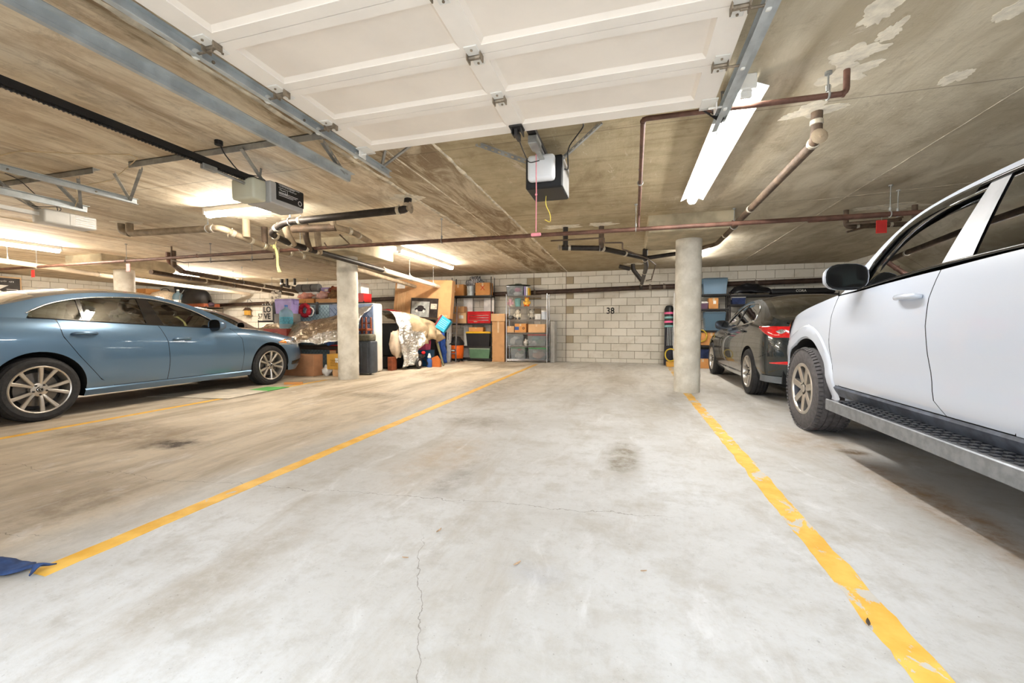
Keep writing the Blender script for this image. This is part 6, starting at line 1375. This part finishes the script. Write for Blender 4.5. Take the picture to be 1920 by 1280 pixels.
# ---------------------------------------------------------------- far left storage above the cars
rack('dark storage rack along the back wall at the far left', -16.95, -13.15, 10.1, 10.7, (.4, 1.05, 1.62), 1.64, M_RACK, M_WOODB)
carton('orange carton beside the far left column', -16.8, -15.9, 10.15, 10.6, 1.86, 2.28, M_CARDO); carton('wide carton under the orange carton at the far left', -16.85, -15.86, 10.15, 10.62, 1.621, 1.858, M_CARD)
bk = thing('basket', 'pale round basket between the orange carton and the black bin', 'basket', (-15.3, 10.35, 1.621)); m = MB(); m.lathe([(0, 0), (.28, 0), (.40, .25), (.42, .38), (.34, .5), (.12, .58), (.0, .585)], 28); m.build('basket_body', mat('pale_wicker', (226, 206, 178), .85, var=.15, scale=30, bump=.5), bk, smooth=True); m = MB(); m.tube([(.2 * math.cos(a), 0, .56 + .1 * math.sin(a)) for a in [i * PI / 10 for i in range(11)]], .012, 8); m.build('basket_handle', M_DKSTEEL, bk)
m = MB(); m.bevbox(-14.95, -14.5, 10.42, 10.66, 1.621, 2.06, .01); tag(m.build('dark_box', M_RACK), 'dark box under the black bin at the far left', 'box'); tote('black bin stacked high at the far left', -14.98, -14.48, 10.42, 10.68, 2.062, 2.36, M_BLACK, M_BLACK)
j2 = thing('water_jug', 'clear water jug in front of the black dome bag', 'water jug', (-14.55, 10.24, 1.621)); m = MB(); m.lathe([(0, 0), (.14, 0), (.15, .02), (.15, .36), (.12, .44), (.04, .5), (.035, .56)], 24); m.build('jug_body', M_JUG, j2, smooth=True, auto=50); m = MB(); m.lathe([(.04, .55), (.04, .59), (0, .6)], 14); m.build('cap', M_WHITEP, j2)
m = MB(); m.lathe([(.1505, .12), (.1515, .13), (.1515, .24), (.1505, .25)], 20); m.build('printed_band', M_LAB, j2)
db = thing('dome_bag', 'big black dome-shaped bag on the far left rack', 'bag', (-13.92, 10.38, 1.73)); m = MB(); rows = []
for i in range(13): t = i / 12; x = -.55 + 1.12 * t; k = max(.05, (1 - (abs(2 * t - 1)) ** 3.2)) ** .5; rows.append([(x, .26 * k * math.cos(a), max(0, .52 * k * math.sin(a) ** .8)) for a in [PI * j / 12 for j in range(13)]])
m.grid(rows); m.build('body', M_BLACK, db, smooth=True); m = MB(); m.tube([(-.40, -.25 + .0, .05), (-.42, -.24, .25), (-.42, -.1, .46)], .012, 6); m.build('piping', M_GREYP, db)
m = MB(); m.bevbox(-14.4, -13.25, 10.12, 10.66, 1.621, 1.728, .006); tag(m.build('wooden_crate', M_WOOD), 'flat wooden crate under the black dome bag', 'crate')
blob('small dark purple pouch at the end of the far left rack', (-13.25, 10.35, 1.70), (.09, .1, .08), mat('dark_purple', (52, 34, 44), .8), 'pouch', 'pouch', .3)
pb = thing('poster_box', 'dark printed appliance carton at the left edge of the photo', 'box', (-16.75, 7.2, 0)); m = MB(); m.bevbox(-.30, .14, -.7, .28, 0, 2.36, .01); m.build('body', mat('beige_carton', (206, 172, 132), .8), pb)
m = MB(); m.box(.14, .142, -.66, .245, 1.75, 2.32); m.build('dark_print', mat('charcoal_print', (62, 58, 56), .6, var=.2), pb)
smudge(pb, T(.1430, 0, 0) @ R('Z', 90), -.28, -.02, 2.2, .05, M_LAB, 8); smudge(pb, T(.1430, 0, 0) @ R('Z', 90), .03, .12, 2.2, .05, M_LAB, 9); m = MB(); m.add([(.1432, -.5, 2.12), (.1432, .02, 2.12), (.1432, -.15, 2.0), (.1432, -.5, 2.0)], [(0, 1, 2, 3)]); m.sphere((.143, -.25, 1.92), (.002, .12, .1), 14, 10, f=.5); m.build('pale_print', M_LAB, pb); m = MB(); m.sphere((.1445, -.3, 1.9), (.002, .07, .09), 12, 8); m.build('blue_print', M_BLUEP, pb)
for k in range(3): m = MB(); m.box(.1425, .1435, -.02, .2, 1.9 + .05 * k, 1.915 + .05 * k); m.build('print_line', M_LAB, pb)

# ---------------------------------------------------------------- right of bay 38
gb = thing('golf_bag', 'dark striped golf bag leaning by the right end of the bay', 'golf bag', (.97, 11.05, 0)); M_GB = mat('dark_bag', (40, 40, 48), .7, var=.2)
m = MB(); m.lathe([(0, 0), (.12, 0), (.13, .05), (.115, .5), (.11, .9), (.12, 1.0)], 18, R('X', -5)); m.build('body', M_GB, gb, smooth=True, auto=50)
for k, mt in enumerate((M_TEAL, M_PINK, M_TEAL, M_PINK)): m = MB(); m.lathe([(.121, -.025), (.122, 0), (.121, .025)], 18, R('X', -5) @ T(0, 0, .98 + .11 * k)); m.build('stripe', mt, gb, smooth=True)
m = MB(); m.lathe([(.115, 1.0), (.115, 1.42), (.08, 1.5), (0, 1.52)], 18, R('X', -5)); m.build('hood', M_BLACK, gb, smooth=True, auto=50)
for k in range(4): m = MB(); m.tube([(-.06 + .04 * k, -.11, .5), (-.05 + .035 * k, -.12, .95)], .008, 6); m.build('club_shaft', M_GALV, gb)
hs = thing('hose_coil', 'yellow hose coil on a crate at the foot of the golf bag', 'hose', (.98, 10.72, .12)); m = MB(); m.tube([(.13 * math.cos(a), .02 * (i % 5 - 2) * .3 + .02 * math.sin(a * 3), .16 + .15 * math.sin(a)) for i, a in enumerate([2 * PI * i / 24 for i in range(73)])], .016, 8); m.build('coil', mat('yellow_hose', (206, 180, 60), .5), hs, smooth=True)
m = MB(); m.bevbox(.88, 1.10, 10.6, 10.84, 0, .115, .006); tag(m.build('wood_block', M_AMBER), 'small wooden crate under the yellow hose', 'crate')
rack('black rack of bins right of the right column', 1.16, 2.28, 10.86, 11.2, (.08, .52, .88, 1.40, 1.755), 1.80, M_RACK, M_WOODB)
for x in (1.19, ): m = MB(); m.bevbox(1.055, 1.10, 10.98, 11.03, 0, 1.82, .004); tag(m.build('white_post', M_WHITEP), 'white post beside the right column', 'post')
tote('blue clear bin on top of the right rack', 1.70, 2.25, 10.88, 11.15, 1.756, 2.14, M_BLUECLR, M_BLUECLR, [(M_LWHITE, .2, .3, .6, .3), (M_WHITEP, -.5, .5, .3, .25)])
carton('orange carton on the second shelf of the right rack', 1.84, 2.05, 10.88, 11.1, 1.401, 1.66, M_CARDO, lab=.5); tote('purple bin on the second shelf of the right rack', 1.58, 1.83, 10.88, 11.1, 1.401, 1.57, mat('plum_box', (96, 70, 90), .5), M_LAB)
tote('blue clear bin on the middle shelf of the right rack', 1.75, 2.22, 10.88, 11.15, .881, 1.33, M_BLUECLR, M_BLUECLR, [(M_TEAL, .1, .4, .7, .35), (M_LWHITE, .3, .7, .3, .15)])
carton('brown carton low on the right rack', 1.68, 2.14, 10.88, 11.15, .521, .83, M_CARDO); tote('dark tote at the bottom of the right rack', 1.40, 2.2, 10.88, 11.15, .081, .45, M_NAVY, M_BLACK)
hs = thing('hose_coil', 'yellow hose hanging on the right rack', 'hose', (1.66, 10.845, .60)); m = MB(); m.tube([(.14 * math.cos(a), .012 * math.sin(a * 2), .15 + .14 * math.sin(a)) for a in [2 * PI * i / 24 for i in range(49)]], .016, 8); m.build('coil', bpy.data.materials['yellow_hose'], hs, smooth=True)
carton('small orange carton on the floor behind the right column', 1.50, 1.80, 10.4, 10.7, 0, .21, M_CARDO)
rack('second black rack behind the dark sedan', 2.30, 4.50, 10.86, 11.2, (.3, .9, 1.5, 1.72), 1.76, M_RACK, M_WOODB)
cloth('black_sheeting', 'crumpled black plastic sheeting on the second black rack', 'sheeting', lambda u, v: (2.33 + .85 * u, 10.88 + .26 * v, 1.75 + .22 * (math.sin(u * PI) ** .5) * (1 - (2 * v - 1) ** 2) + .03), 26, 12, mat('black_polythene', (22, 22, 26), .25), amp=.05, sc=6)
tote('dark tote with a white lid behind the dark sedan', 2.34, 2.64, 10.88, 11.12, 1.501, 1.69, M_NAVY, M_WHITEP)
cb_ = thing('roof_carrier', 'long black carrier tube with white lettering behind the dark sedan', 'carrier', (3.75, 11.0, 1.722)); m = MB(); m.bevbox(-.58, .7, -.10, .10, 0, .13, .04, seg=3); m.build('shell', M_BLACK, cb_, smooth=True, auto=50); text('CORA', .075, M_LAB, cb_, (.02, -.1012, .07), (PI / 2, 0, 0))

# ---------------------------------------------------------------- on the floor
M_FLATC = mat('flattened_card', (206, 196, 180), .8, var=.12, scale=6); M_GPAP = mat('green_paper', (96, 170, 92), .7, var=.1)
fc = thing('flattened_carton', 'flattened pale carton with a green end under the blue sedan', 'cardboard sheet', (-5.55, 4.8, 0))
m = MB(); m.add([(-.85, -.75, .004), (.42, -.60, .004), (.40, .05, .010), (-.6, .1, .004), (-.85, -.75, .009), (.42, -.60, .012), (.40, .05, .016), (-.6, .1, .009)], [(0, 3, 2, 1), (4, 5, 6, 7), (0, 1, 5, 4), (1, 2, 6, 5), (2, 3, 7, 6), (3, 0, 4, 7)]); m.build('sheet', M_FLATC, fc)
m = MB(); m.add([(.02, .02, .008), (.39, .0, .008), (.36, .50, .005), (.0, .42, .005), (.02, .02, .013), (.39, .0, .016), (.36, .50, .01), (.0, .42, .01)], [(0, 3, 2, 1), (4, 5, 6, 7), (0, 1, 5, 4), (1, 2, 6, 5), (2, 3, 7, 6), (3, 0, 4, 7)]); m.build('green_end', M_GPAP, fc)
m = MB(); m.bevbox(-.14, .14, -.045, .045, 0, .035, .004, T(-5.42, 5.62, 0) @ R('Z', 14)); tag(m.build('wood_offcut', M_CARDO), 'short wooden offcut on the floor ahead of the blue sedan front wheel', 'offcut')
def bl_(u, v):
    x = -2.66 + .46 * u; y = .83 + .15 * v + .15 * u * (1 - .5 * v); h = .032 * math.sin(v * PI) ** .7 * (1 - .8 * u ** 3) + .012 * math.sin(u * 14) * math.sin(v * PI) ** 2
    if u > .8: y += (v - .5) * -.15 * (u - .8) / .2
    return (x, y, .012 + max(0, h))
cloth('blue_cloth', 'crumpled navy blue cloth at the near end of the left yellow line', 'cloth', bl_, 40, 20, mat('navy_denim', (44, 66, 108), .8, var=.35, scale=16, bump=.2), amp=.012, sc=14, solid=.005)
M_LEAF = mat('dry_leaf', (186, 158, 130), .8, var=.2, scale=60); M_LEAFD = mat('dark_leaf', (84, 72, 60), .8)
for i, (x, y, s, a, mt, lb) in enumerate(((-.852, 1.737, .02, 80, M_LEAF, 'pale dry leaf at the crossing of two floor cracks'), (-.427, 1.577, .02, 60, M_LEAF, 'curled dry leaf in the middle of the foreground floor'), (.063, 1.664, .012, 20, M_LEAF, 'tiny brown leaf scrap left of the right yellow line'), (-.885, 1.491, .013, 10, M_LEAF, 'brown leaf scrap beside the long floor crack'), (.752, 1.565, .02, 70, M_LEAFD, 'dark leaf scrap on the left edge of the right yellow line'), (-1.34, 10.2, .05, 0, M_LAB, 'white paper scrap on the floor near the back wall'))):
    m = MB(); rows = []
    for k in range(9): t = k / 8; w = s * .28 * math.sin(PI * t) ** .8; rows.append([(-s + 2 * s * t, -w, .006 + s * .22 * (2 * t - 1) ** 2), (-s + 2 * s * t, 0, .003 + s * .1 * (2 * t - 1) ** 2), (-s + 2 * s * t, w, .006 + s * .2 * (2 * t - 1) ** 2)])
    m.grid(rows, T(x, y, 0) @ R('Z', a)); tag(m.build('leaf_scrap', mt, solid=.001), lb, 'scrap', 'scraps on the floor')
